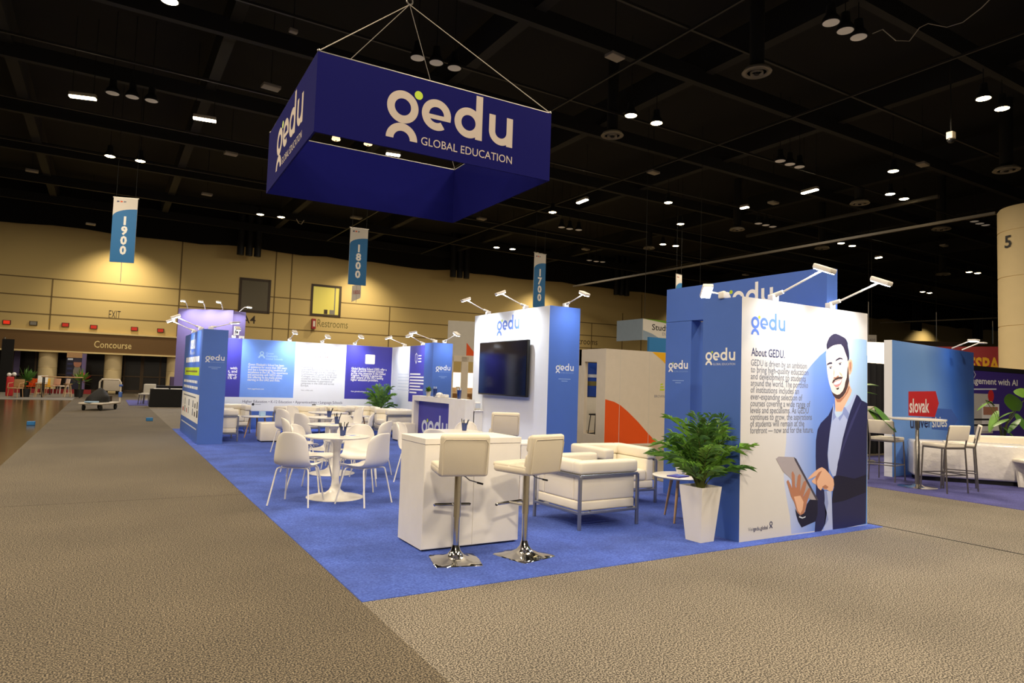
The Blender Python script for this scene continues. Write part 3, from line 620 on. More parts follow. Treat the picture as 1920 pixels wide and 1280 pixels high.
print_poly([(7.468,1.417),(7.326,1.206),(7.203,1.023),(7.102,0.856),(7.004,0.691),(7.023,0.75),(7.122,0.952),(7.264,1.193),(7.43,1.404)], 'suit_line', 6)
print_poly([(6.629,0.508),(6.772,0.442),(6.782,0.348),(6.777,0.302),(6.822,0.194),(6.794,0.08),(6.718,-0.005),(6.609,-0.011),(6.623,0.128),(6.631,0.311)], 'suit', 5)
print_poly([(6.278,0.277),(6.297,0.209),(6.33,0.139),(6.388,0.072),(6.623,0.118),(6.66,0.194),(6.658,0.361),(6.519,0.353),(6.473,0.31),(6.446,0.232),(6.365,0.198),(6.32,0.229)], 'suit_dark', 6)
print_poly([(6.48,0.57),(6.516,0.599),(6.599,0.648),(6.674,0.68),(6.731,0.692),(6.789,0.669),(6.867,0.614),(6.939,0.551),(6.95,0.492),(6.927,0.428),(6.878,0.422),(6.81,0.449),(6.772,0.449),(6.752,0.476),(6.714,0.443),(6.667,0.469),(6.638,0.507),(6.572,0.531),(6.552,0.552),(6.611,0.584),(6.634,0.606),(6.544,0.578)], 'skin', 7)
print_poly([(6.619,0.589),(6.675,0.639),(6.732,0.654),(6.694,0.609),(6.642,0.542),(6.657,0.483),(6.629,0.513)], 'skin_dark', 8)
print_poly([(6.733,0.479),(6.79,0.5),(6.848,0.473),(6.82,0.454),(6.775,0.456)], 'skin_dark', 8)
print_poly([(5.962,0.806),(6.005,0.827),(6.25,0.814),(6.286,0.785),(6.659,0.344),(6.546,0.353),(6.417,0.416),(6.182,0.608),(6.08,0.666)], 'tablet', 7)
print_poly([(6.25,0.815),(6.29,0.796),(6.67,0.341),(6.632,0.343),(6.269,0.778)], 'tablet_edge', 8)
print_poly([(6.135,0.565),(6.161,0.582),(6.204,0.528),(6.226,0.491),(6.215,0.652),(6.236,0.669),(6.267,0.625),(6.272,0.525),(6.294,0.488),(6.317,0.613),(6.344,0.635),(6.371,0.617),(6.362,0.498),(6.36,0.455),(6.416,0.55),(6.452,0.562),(6.469,0.533),(6.446,0.471),(6.41,0.393),(6.501,0.479),(6.534,0.471),(6.527,0.43),(6.476,0.332),(6.45,0.254),(6.428,0.219),(6.365,0.201),(6.311,0.239),(6.274,0.32),(6.252,0.357),(6.211,0.405),(6.175,0.485)], 'skin_dark', 9)
print_poly([(6.255,0.402),(6.363,0.407),(6.418,0.336),(6.401,0.258),(6.365,0.217),(6.321,0.252),(6.288,0.333)], 'skin', 10)
print_poly([(6.344,0.196),(6.402,0.177),(6.456,0.186),(6.449,0.173),(6.398,0.165),(6.347,0.18)], 'ink_pale', 10)
# writing on the portrait wall
P = [(5.56,2.19),(6.107,2.231),(5.566,1.85),(6.09,1.852),(5.564,1.751),(5.563,1.069),(6.574,1.06)]
b.logo(FR, P[0][0], P[0][1], P[1][0] - P[0][0], 'ink_blue', 'lime', 'ink_pale', .016)
b.text('About GEDU.', FR, P[2][0], P[2][1], .118, 'ink_navy', .008, width=P[3][0] - P[2][0], off=.016)
LN = ['GEDU is driven by an ambition', 'to bring high-quality education', 'and development to students', 'around the world. The portfolio', 'of institutions includes an', 'ever-expanding selection of', 'courses covering a wide range of', 'levels and specialisms. As GEDU', 'continues to grow, the aspirations', 'of students will remain at the', 'forefront \u2014 now and for the future.']
WD = (495, 510, 487, 508, 423, 455, 530, 515, 547, 475, 562)
sc = (P[6][0] - P[5][0]) / 560
for i, t_ in enumerate(LN):
    b.text(t_, FR, P[4][0], P[4][1] + (P[5][1] - P[4][1]) * i / 10, .094, 'ink_grey', .001, width=WD[i] * sc, off=.016)
P = [(5.55,0.104),(5.629,0.101),(5.846,0.101),(5.871,0.141),(5.923,0.137)]
b.text('Visit', FR, P[0][0], P[0][1], .05, 'ink_grey', 0, width=.085, off=.016); b.text('gedu.global', FR, P[1][0], P[1][1], .055, 'ink_navy', .012, width=P[2][0] - P[1][0], off=.016)
rr = (P[4][0] - P[3][0]) / 2.2
b.ring(FR, P[3][0] + rr, P[3][1] + .01, rr * .55, rr, 0, 2 * PI, 'ink_navy', .016, 18); b.ring(FR, P[3][0] + rr, P[3][1] + .01 - 2 * rr, rr * .55, rr, 0, PI, 'ink_navy', .016, 18)
# left side logo
SD = side(ABX0)
P = [(5.028,1.842),(4.626,1.835)]
b.logo(SD, -P[0][0], P[0][1], P[0][0] - P[1][0], 'ink_white', 'lime', 'tag_white', .004)
tag(b.build('portrait_wall'), 'white wall printed with a smiling man holding a tablet, About text and blue left side', 'booth wall')

# tall blue header wall on the right edge and the fin below it
b = MB(); b.box(6.894, 7.09, 4.62, 7.15, 2.44, 2.915, 'blue_wall')
SD = side(6.894)
P = [(6.169,2.675),(5.314,2.619)]
b.logo(SD, -P[0][0], P[0][1], P[0][0] - P[1][0], 'ink_white', 'lime', None, .006)
tag(b.build('header_panel'), 'long blue header board with a big white logo standing above the portrait wall', 'booth wall')
b = MB(); b.box(6.894, 7.58, 6.66, 7.15, .007, 2.435, 'blue_wall')
P = [(7.086,1.81),(6.705,1.809),(6.895,1.598)]
b.logo(SD, -P[0][0], P[0][1], P[0][0] - P[1][0], 'ink_white', 'lime', 'tag_blue', .004)
qr_note(b, SD, -P[2][0], P[2][1], .22)
tag(b.build('blue_tower'), 'blue tower with small white logo behind the potted palm', 'booth wall')

# screen wall
TX0, TX1, TY0, TY1, TH = 6.88, 7.57, 10.13, 13.05, 2.93
b = MB(); b.box(TX0, TX1, TY0, TY1, .007, TH, 'blue_wall')
SD = side(TX0); FT = front(TY0)
b.flat([(-TY1, 0), (-TY0, 0), (-TY0, TH), (-TY1, TH)], SD, 'white_wall', .004)
P = [(12.065,2.655),(11.16,2.605)]
b.logo(SD, -P[0][0], P[0][1], P[0][0] - P[1][0], 'ink_blue', 'lime', 'ink_pale', .008)
P = [(7.046,1.794),(7.461,1.811),(7.25,1.587)]
b.logo(FT, P[0][0], P[0][1], P[1][0] - P[0][0], 'tag_white', 'lime', 'tag_blue', .004)
qr_note(b, FT, P[2][0], P[2][1], .27)
tag(b.build('screen_wall'), 'white wall carrying the big black screen, with a blue right end', 'booth wall')
P = [(12.586,2.325),(10.685,2.317),(12.41,1.241),(10.583,1.215)]
ty0, ty1 = -P[0][0], -P[1][0]; tz0, tz1 = (P[2][1] + P[3][1]) / 2, (P[0][1] + P[1][1]) / 2
t = thing('television', 'large black flat screen mounted on the white wall', 'television', (TX0 - .08, (P[0][0] + P[1][0]) / 2, (tz0 + tz1) / 2))
w = (ty1 - ty0) / 2; h = (tz1 - tz0) / 2
b = MB(); b.rbox(-.03, .035, -w, w, -h, h, 'bezel', .012); b.build('bezel', t)
b = MB(); b.box(-.034, -.03, -w + .02, w - .02, -h + .03, h - .02, 'screen'); b.build('screen', t)
b = MB(); b.box(.035, .066, -.3, .3, -.2, .2, 'black'); b.build('bracket', t)

# back wall with the printed panels
BY = 19.1; BX0, BX1, BH = 2.17, 7.32, 2.43
b = MB(); b.box(BX0 - .3, BX1 + .13, BY, BY + .12, .007, BH, 'white_wall')
FR = front(BY)
XS = (2.2, 3.07, 4.47, 5.91, 7.31)
for x0, x1, m in ((XS[0], XS[1], 'indigo'), (XS[1], XS[2], 'sky_panel'), (XS[3], XS[4], 'indigo')):
    b.flat([(x0, .87), (x1, .87), (x1, BH - .003), (x0, BH - .003)], FR, m, .003)
b.flat([(XS[0], .0), (XS[4], .0), (XS[4], .5), (XS[0], .5)], FR, 'blue_wall', .003)
for i, s_ in enumerate(('with', 't, and', 'tancy', '1% of')): b.text(s_, FR, 2.98, 1.60 - .085 * i, .1, 'ink_white', .02, align='r', off=.008)
QE = ["Queen Elizabeth's School has been", 'in existence for more than 450 years', 'and has a longstanding tradition of', 'excellence in the UK. This experience', 'and partnership with GEDU allows', 'this offering to be made global,', 'starting in the UAE and India.']
P = [(3.252,1.753),(4.295,1.559),(3.262,1.341),(3.267,1.1),(3.689,2.073),(4.031,1.97),(3.585,2.042),(5.001,2.025),(5.407,2.045),(4.668,1.738),(5.657,1.554),(4.678,1.224),(4.676,1.093),(3.16,0.751),(5.86,0.744)]
W = P[1][0] - P[0][0]
for i, s_ in enumerate(QE): b.text(s_, FR, P[0][0], P[0][1] - (P[0][1] - P[2][1]) * i / 6 - .03, .085, 'ink_white', .014, width=W * len(s_) / 37, off=.008)
b.text('Visit qegschools.com', FR, P[3][0], P[3][1] - .02, .05, 'ink_white', .012, off=.008)
for i, s_ in enumerate(('Queen', "Elizabeth's", 'Global Schools')): b.text(s_, FR, P[4][0], P[4][1] - .075 * i - .03, .075, 'pale_blue', .004, off=.008)
b.ring(FR, P[6][0], P[6][1] + .02, .03, .055, 0, 2 * PI, 'pale_blue', .008, 16); b.ring(FR, P[6][0], P[6][1] - .11, .05, .09, 0, PI, 'pale_blue', .008, 16)
b.text('SCHILLER', FR, P[7][0], P[7][1] - .02, .1, 'ink_red', .004, width=P[8][0] - P[7][0], off=.008)
for k in range(4): b.flat([(P[8][0] - .04 - .07 * k + .022 * math.cos(a), P[7][1] + .14 + .022 * math.sin(a)) for a in [PI / 2 + 4 * PI * j / 5 for j in range(5)]], FR, 'ink_grey', .008)
b.text('UNIVERSITY', FR, P[7][0], P[7][1] - .09, .05, 'ink_pale', .0, width=.3, off=.008)
SC = ['Delivering dual degrees', 'acknowledged in both the US and', 'Europe through the Accrediting', 'Commission of Career Schools and', 'Colleges (ACCSC) and its British', 'academic partner. Students can', 'move between 4 international', 'campuses in the USA and across', 'Europe.']
W = P[10][0] - P[9][0]
for i, s_ in enumerate(SC): b.text(s_, FR, P[9][0], P[9][1] - (P[9][1] - P[11][1]) * i / 8 - .03, .08, 'ink_grey', 0, width=W * len(s_) / 32, off=.008)
b.text('Visit schiller.edu', FR, P[12][0], P[12][1] - .02, .05, 'ink_grey', 0, off=.008)
P2 = [(6.079,1.75),(7.123,1.623),(6.086,1.424),(6.093,1.089),(6.486,2.179),(6.781,1.898)]
GB = ['Global Banking School (GBS) offer a', 'range of sector-relevant courses', 'across nine campuses in the United', 'Kingdom. Working in partnership', "with several of the UK's leading", 'higher education providers.']
W = P2[1][0] - P2[0][0]
for i, s_ in enumerate(GB): b.text(s_, FR, P2[0][0], P2[0][1] - (P2[0][1] - P2[2][1]) * i / 5 - .03, .095, 'ink_white', .02, width=W * len(s_) / 34, off=.008)
b.text('Visit globalbanking.ac.uk', FR, P2[3][0], P2[3][1] - .02, .055, 'ink_white', .014, off=.008)
x0, z1 = P2[4]; x1, z0 = P2[5]
b.flat([(x0 + .02, z0), (x1 - .02, z0), (x1, z0 + .02), (x1, z1 - .02), (x1 - .02, z1), (x0 + .02, z1), (x0, z1 - .02), (x0, z0 + .02)], FR, 'ink_white', .008)
for k in range(3): b.flat([(x0 + .08, z1 - .07 - .05 * k), (x1 - .08, z1 - .07 - .05 * k), (x1 - .08, z1 - .06 - .05 * k), (x0 + .08, z1 - .06 - .05 * k)], FR, 'ink_pale', .01)
b.text('Higher Education \u2022 K-12 Education \u2022 Apprenticeships \u2022 Language Schools', FR, P[13][0], P[13][1] - .03, .105, 'ink_navy', .0, width=P[14][0] - P[13][0], off=.008)
for x, m, w in ((3.43, 'ink_black', .1), (5.0, 'ink_black', .11), (5.46, 'ink_grey', .16), (3.28, 'ink_pale', .05)):
    if m == 'ink_black' and x < 4: b.flat([(x + .035 * math.cos(2 * PI * k / 14), .68 + .035 * math.sin(2 * PI * k / 14)) for k in range(14)], FR, m, .008); b.flat([(x + .05, .675), (x + .2, .675), (x + .2, .685), (x + .05, .685)], FR, 'ink_grey', .008)
    else: b.flat([(x, .66), (x + w, .66), (x + w, .70 if m == 'ink_black' else .68), (x, .70 if m == 'ink_black' else .68)], FR, m, .008)
tag(b.build('back_wall_panels'), 'long rear booth wall of blue, white and indigo printed panels with white text', 'booth wall')

# right rear return wall and its end tower
b = MB(); b.box(7.33, 7.45, 16.1, 19.1, .007, BH, 'white_wall')
SD = side(7.33)
P = [(17.758,2.38),(17.604,1.02),(16.456,2.386)]
b.flat([(-P[0][0], .87), (-16.1, .87), (-16.1, BH - .002), (-P[0][0], BH - .002)], SD, 'indigo', .003)
b.flat([(-19.05, 0), (-16.1, 0), (-16.1, .5), (-19.05, .5)], SD, 'blue_wall', .003)
for i in range(6): b.flat([(-18.6, 1.62 - .09 * i), (-17.75 + .05 * (i % 2), 1.62 - .09 * i), (-17.75 + .05 * (i % 2), 1.64 - .09 * i), (-18.6, 1.64 - .09 * i)], SD, 'ink_pale', .006)
for i, w in enumerate((.72, .95, 1.02, .98, .74, .92, .5)): b.flat([(-P[0][0] + .06, 1.62 - .085 * i), (-P[0][0] + .06 + w, 1.62 - .085 * i), (-P[0][0] + .06 + w, 1.66 - .085 * i), (-P[0][0] + .06, 1.66 - .085 * i)], SD, 'ink_white', .006)
q = -P[0][0] + .45
b.flat([(q - .07, 2.02), (q, 1.92), (q + .07, 2.02), (q + .07, 2.18), (q, 2.23), (q - .07, 2.18)], SD, 'ink_white', .006)
b.flat([(q - .05, 2.03), (q, 1.96), (q + .05, 2.03), (q + .05, 2.16), (q, 2.2), (q - .05, 2.16)], SD, 'indigo', .008)
for i in range(3): b.flat([(q + .14, 2.13 - .08 * i), (q + .36, 2.13 - .08 * i), (q + .36, 2.16 - .08 * i), (q + .14, 2.16 - .08 * i)], SD, 'ink_white', .006)
tag(b.build('return_wall'), 'white and indigo side wall joining the printed rear wall at its right corner', 'booth wall')
b = MB(); b.box(7.04, 7.58, 15.55, 16.08, .007, 2.44, 'blue_wall')
FT = front(15.55)
P = [(7.129,1.795),(7.545,1.811),(7.333,1.582)]
b.logo(FT, P[0][0], P[0][1], P[1][0] - P[0][0], 'tag_white', 'lime', 'tag_blue', .005, n=20)
qr_note(b, FT, P[2][0], P[2][1], .22)
tag(b.build('blue_tower'), 'blue tower with small white logo behind the reception desk', 'booth wall')

# left end wall
b = MB(); b.box(1.68, 2.17, 15.27, 15.78, .007, 2.40, 'blue_wall'); b.box(1.68, 1.72, 15.78, 18.92, .007, 2.40, 'blue_wall')
FT = front(15.27); SD = side(1.68)
P = [(1.752,1.794),(2.132,1.812),(1.939,1.604)]
b.logo(FT, P[0][0], P[0][1], P[1][0] - P[0][0], 'tag_white', 'lime', 'tag_blue', .005, n=20)
qr_note(b, FT, P[2][0], P[2][1], .24)
# printing on the aisle side
b.flat([(-18.85, .42), (-15.3, .42), (-15.3, 1.02), (-18.85, 1.02)], SD, 'ink_white', .004)
b.flat([(-18.55, 1.42), (-15.55, 1.42), (-15.55, 1.6), (-18.55, 1.6)], SD, 'lime', .004)
b.flat([(-18.3, 1.49), (-15.9, 1.49), (-15.9, 1.53), (-18.3, 1.53)], SD, 'ink_green', .006)
b.logo(SD, -17.6, 2.13, 1.0, 'ink_white', 'lime', 'tag_white', .005, n=20)
for z, x0, x1, h in ((1.72, -18.4, -15.6, .12), (1.25, -18.6, -15.75, .06), (1.12, -18.6, -15.6, .06)):
    k = 0; x = x0
    rnd = random.Random(int(z * 100))
    while x < x1:
        w = rnd.uniform(.12, .38); b.flat([(x, z), (min(x + w, x1), z), (min(x + w, x1), z + h), (x, z + h)], SD, 'ink_white', .005); x += w + .07
b.flat([(-18.5, .93), (-15.9, .93), (-15.9, .96), (-18.5, .96)], SD, 'ink_grey', .006)
b.flat([(-18.7, .28), (-15.5, .28), (-15.5, .31), (-18.7, .31)], SD, 'tag_white', .006)
rnd = random.Random(8)
for k in range(8):
    for z in (.72, .54):
        if k == 4: continue
        x = -18.55 + .42 * k; w = .12 + .1 * rnd.random()
        b.flat([(x, z), (x + w, z), (x + w, z + .1 + .05 * (k % 2)), (x, z + .1 + .05 * (k % 2))], SD, 'ink_black' if k > 5 else 'ink_grey' if k % 2 else 'ink_red' if z < .6 else 'ink_pale', .006)
tag(b.build('left_end_wall'), 'blue end wall at the left with white and lime printing on its aisle side', 'booth wall')

# ------------------------------------------------------------------ clip-on arm lights along the wall tops
def arm_light(base, head, aim, lab, group, power=60, lens='lens_cool', flat_dir=None, spot=2.0, cone=110):
    B, Hd, A = Vector(base), Vector(head), Vector(aim)
    t = thing('arm_light', lab, 'arm light', base, 0, group)
    h = Hd - B; d = (A - Hd).normalized()
    b = MB(); b.rbox(-.05, .05, -.035, .035, -.02, .05, 'white_plastic', .01); b.build('clamp', t)
    b = MB(); b.tube([(0, 0, .04), tuple(h * .2 + Vector((0, 0, .02)))], [.026, .022], 'white_plastic', 8); b.tube([tuple(h * .16 + Vector((0, 0, .02))), tuple(h)], .011, 'white_plastic', 8); b.build('arm', t)
    s = Vector((-h.y, h.x, 0)).normalized(); out = d.cross(s).normalized()
    q = Matrix((s, out, d)).transposed().to_4x4()
    b = MB(); b.M = Matrix.Translation(h) @ q
    b.rbox(-.06, .06, -.1, .1, -.03, .02, 'white_plastic', .012); ob = b.build('lamp_head', t)
    b = MB(); b.M = Matrix.Translation(h) @ q; b.box(-.05, .05, -.085, .085, .02, .026, lens); b.build('lens', ob)
    l = bpy.data.lights.new('arm_light_beam', 'AREA'); l.shape = 'RECTANGLE'; l.size = .1; l.size_y = .17; l.energy = power; l.color = (.9, .95, 1.0)
    l.spread = math.radians(cone)
    lo = bpy.data.objects.new('arm_light_beam', l); COL.objects.link(lo); lo.parent = t
    lo.matrix_local = Matrix.Translation(h + d * .035) @ d.to_track_quat('-Z', 'Y').to_matrix().to_4x4()
G1 = 'clip-on arm lights of the main booth'
# portrait wall: one over the left side, two over the front
arm_light((5.45,4.82,2.46), (5.859,5.434,2.62), (5.42, 4.85, 1.6), 'brightest arm light, over the blue left side of the portrait wall', G1, 5.8)
arm_light((5.95, 4.6, 2.46), (6.02, 4.06, 2.72), (6.05, 4.56, 1.55), 'arm light leaning out over the logo of the portrait wall', G1, 9)
arm_light((6.93, 4.6, 2.46), (7.0, 4.06, 2.70), (7.0, 4.56, 1.55), 'arm light leaning out over the printed man, nearest the right corner', G1, 9)
# screen wall
arm_light((6.9, 12.5, 2.95), (6.38, 12.55, 3.2), (6.88, 12.4, 1.9), 'arm light at the left end of the screen wall top', G1, 22)
arm_light((6.9, 11.0, 2.95), (6.38, 11.1, 3.2), (6.88, 10.9, 1.9), 'arm light over the logo on the screen wall', G1, 17)
arm_light((7.25, 10.16, 2.95), (7.3, 9.66, 3.14), (7.25, 10.13, 2.0), 'bright arm light over the blue end of the screen wall', G1, 4.3)
# left end wall
arm_light((1.7, 17.2, 2.42), (1.2, 17.25, 2.66), (1.68, 17.2, 1.6), 'left one of two arm lights over the aisle side of the left end wall', G1, 7.9)
arm_light((1.7, 15.9, 2.42), (1.2, 15.95, 2.66), (1.68, 15.9, 1.6), 'right one of two arm lights over the aisle side of the left end wall', G1, 7.9)
arm_light((1.85, 15.5, 2.42), (2.35, 15.75, 2.6), (2.2, 16.4, 1.4), 'arm light reaching right from the top of the left end wall', G1, 3.6)
# rear wall
for x, w in ((2.85, 'over the dark panel edge beside the left end wall'), (4.3, 'between the blue and the white rear panels'), (6.15, 'over the indigo rear panel with the white square')):
    arm_light((x, 19.12, 2.45), (x + .02, 18.62, 2.66), (x, 19.1, 1.5), 'bright arm light %s' % w, G1, 9.9)
arm_light((5.2, 19.12, 2.45), (5.22, 18.62, 2.6), (5.2, 19.1, 1.5), 'low arm light over the middle of the white rear panel', G1, 7.6)
# right rear corner
arm_light((7.34, 18.2, 2.45), (6.85, 18.25, 2.66), (7.33, 18.2, 1.6), 'arm light left above the white return wall corner', G1, 7.6)
arm_light((7.34, 16.9, 2.45), (6.85, 16.7, 2.66), (7.33, 16.9, 1.6), 'arm light over the indigo part of the return wall', G1, 5.8)
arm_light((7.1, 15.6, 2.46), (6.62, 15.9, 2.68), (7.2, 16.4, 1.6), 'arm light reaching left from the blue tower behind the desk', G1, 4.1)
arm_light((7.35, 15.58, 2.46), (7.45, 15.08, 2.66), (7.35, 15.55, 1.7), 'bright arm light over the face of the tower behind the desk', G1, 4.1)
Z0 = .006
# ------------------------------------------------------------------ shell dining chairs and pedestal tables
def shell_mesh():
    prof = [(.235, .415, .19), (.23, .437, .20), (.19, .447, .212), (.1, .442, .222), (0, .436, .226), (-.1, .436, .225), (-.165, .45, .222), (-.205, .49, .218), (-.225, .55, .212), (-.24, .62, .204), (-.255, .70, .194), (-.268, .77, .182), (-.277, .82, .165), (-.283, .85, .135)]
    N = 12; vs = []
    for k, (y, z, w) in enumerate(prof):
        back = max(0, (k - 5) / 8)
        for j in range(N + 1):
            u = -1 + 2 * j / N
            curl = abs(u) ** 3
            x = w * math.sin(u * PI / 2) if False else w * u
            yy = y + (.075 * curl * min(1, back * 1.5)) - (.012 * (1 - u * u) * back)
            zz = z + .028 * curl * (1 - back) - (.045 * abs(u) ** 4 if k >= len(prof) - 2 else 0) - (.03 * abs(u) ** 4 if k == len(prof) - 3 else 0)
            vs.append((x, yy, zz))
    fs = []
    for k in range(len(prof) - 1):
        for j in range(N): fs.append((k * (N + 1) + j, k * (N + 1) + j + 1, (k + 1) * (N + 1) + j + 1, (k + 1) * (N + 1) + j))
    return vs, fs
def make_dining_chair():
    t = thing('dining_chair', '', 'chair')
    b = MB(); vs, fs = shell_mesh(); b.add(vs, fs, 'white_plastic', True)
    o = b.build('shell', t)
    m = o.modifiers.new('thickness', 'SOLIDIFY'); m.thickness = .012; m.offset = 0
    m = o.modifiers.new('smooth', 'SUBSURF'); m.levels = 1; m.render_levels = 1
    b = MB(); b.tube([(-.14, .12, .425), (.14, .12, .425), (.14, -.11, .425), (-.14, -.11, .425)], .009, 'white', 6, closed=True); b.build('under_frame', t)
    for sx in (-1, 1):
        for sy in (-1, 1):
            b = MB()
            top = (sx * .10, sy * .115, .424)
            b.tube([top, (sx * .165, sy * .13, .424), (sx * .185, sy * .14, .412), (sx * .192, sy * .146, .39), (sx * .245, sy * .225, .0)], .0095, 'white', 8); b.build('leg', t)
    return t
CH0 = make_dining_chair(); _used = [False]
def chair(x, y, face, lab):
    """face = heading of the seat front, degrees from +Y clockwise"""
    rz = -math.radians(face)
    if not _used[0]:
        CH0.location = (x, y, Z0); CH0.rotation_euler = (0, 0, rz); CH0['label'] = lab; CH0['group'] = 'white shell chairs at the round tables'; _used[0] = True
        return CH0
    return dup(CH0, (x, y, Z0), rz, lab, 'white shell chairs at the round tables')
def make_table(x, y, lab):
    t = thing('pedestal_table', lab, 'table', (x, y, Z0), 0, 'round white pedestal tables')
    b = MB(); b.lathe([(1e-6, .735), (.37, .735), (.392, .745), (.4, .752), (.398, .757), (1e-6, .758)], 'white_gloss', 48); b.build('table_top', t)
    b = MB(); b.lathe([(.345, 0), (.345, .006), (.30, .018), (.2, .034), (.12, .056), (.075, .09), (.052, .14), (.044, .22), (.041, .4), (.044, .55), (.052, .66), (.075, .71), (.14, .735)], 'white_gloss', 36); b.build('pedestal', t)
    return t
TB = [make_table(2.52, 8.34, 'nearest round white pedestal table beside the blue carpet edge')]
for x, y, lab in ((3.08, 10.40, 'second round white table, just behind the nearest one'), (3.5, 12.15, 'third round white table, half hidden by the second'), (3.95, 13.8, 'farthest round white table, in front of the rear armchairs'), (4.42, 8.86, 'round white table hidden behind the front counter, only its pen cup showing')):
    TB.append(dup(TB[0], (x, y, Z0), 0, lab))
chair(1.99, 8.08, 38, 'white shell chair with its back to the camera, left front of the nearest table')
chair(2.72, 7.83, -30, 'white shell chair at the right front of the nearest table, seen from the side')
chair(2.38, 8.96, 128, 'white shell chair behind the nearest table on its left, seat towards the camera')
chair(2.95, 8.82, 205, 'white shell chair hidden behind the nearest table top, only its back showing')
chair(3.55, 9.95, -42, 'white shell chair at the right of the second table, seen from the side')
chair(2.60, 10.50, 92, 'white shell chair edge-on at the left of the second table')
chair(3.36, 10.98, 205, 'white shell chair facing the camera behind the second table')
chair(3.12, 11.98, 60, 'white shell chair with its back to the camera left of the third table')
chair(3.98, 11.98, -72, 'white shell chair edge-on at the right of the third table')
chair(3.12, 13.46, 58, 'white shell chair with its back to the camera left of the farthest table')
chair(3.52, 14.42, 148, 'white shell chair facing the camera behind the farthest table on its left')
chair(4.62, 14.45, -98, 'white shell chair turned sideways behind the farthest table on its right')
chair(3.98, 9.30, 130, 'white shell chair back rising above the front counter at its left')
chair(3.92, 8.36, 40, 'low white shell chair top in front of the desk logo, above the counter')
chair(4.84, 9.40, 215, 'white shell chair back rising above the counter right of its pen cup')
# pen cups on the tables
def pen_cup(x, y, z, lab, first=[None]):
    if first[0] is None:
        t = thing('pen_cup', lab, 'cup', (x, y, z), 0, 'blue glass cups of pens on the round tables'); first[0] = t
        b = MB(); b.lathe([(.03, 0), (.034, .003), (.044, .11), (.041, .11), (.031, .008), (1e-6, .008)], 'navy_glass', 18); b.build('cup', t)
        rnd = random.Random(3)
        for k in range(9):
            a = 2 * PI * k / 9 + .3; r1 = .05 + .018 * rnd.random()
            b = MB(); b.tube([(.016 * math.cos(a), .016 * math.sin(a), .012), (r1 * math.cos(a), r1 * math.sin(a), .155 + .02 * rnd.random())], .0055, 'pen_dark' if k % 3 else 'ink_white', 6); b.build('pen', t)
        return t
    return dup(first[0], (x, y, z), rnd0.random() * 3, lab)
rnd0 = random.Random(1)
TT = .758 + Z0
for (x, y), lab in (((2.58, 8.32), 'blue glass cup of dark pens on the nearest round table'), ((3.13, 10.42), 'blue glass cup of dark pens on the second round table'), ((3.5, 12.15), 'blue glass cup of pens on the third round table'), ((4.60, 8.94), 'blue glass cup of dark pens showing above the front counter')):
    pen_cup(x, y, TT, lab)
for (x, y), lab in (((2.66, 8.2), 'small stack of white cards on the nearest round table'), ((3.0, 10.2), 'small stack of white cards on the second round table')):
    b = MB(); b.rbox(-.09, .09, -.05, .05, 0, .012, 'ink_white', .002, 1); b.box(-.04, .06, -.03, .03, .012, .013, 'ink_blue')
    o = b.build('card_stack', None, (x, y, TT), .5); tag(o, lab, 'cards', 'white cards on the tables')

# ------------------------------------------------------------------ front counter
b0 = thing('counter', 'big white lockable counter behind the two bar stools at the front', 'counter', (2.43, 5.46, Z0))
b = MB(); b.box(0, .985, 0, .54, .014, .925, 'white'); b.box(.02, .96, .02, .52, 0, .014, 'black'); b.build('body', b0)
b = MB(); b.rbox(-.004, .989, -.012, .544, .925, .978, 'white', .003, 1); b.build('counter_top', b0)
for k in range(2):
    b = MB(); b.box(.003 + .4925 * k, .490 + .4925 * k, -.008, 0, .02, .92, 'white'); b.build('door', b0)

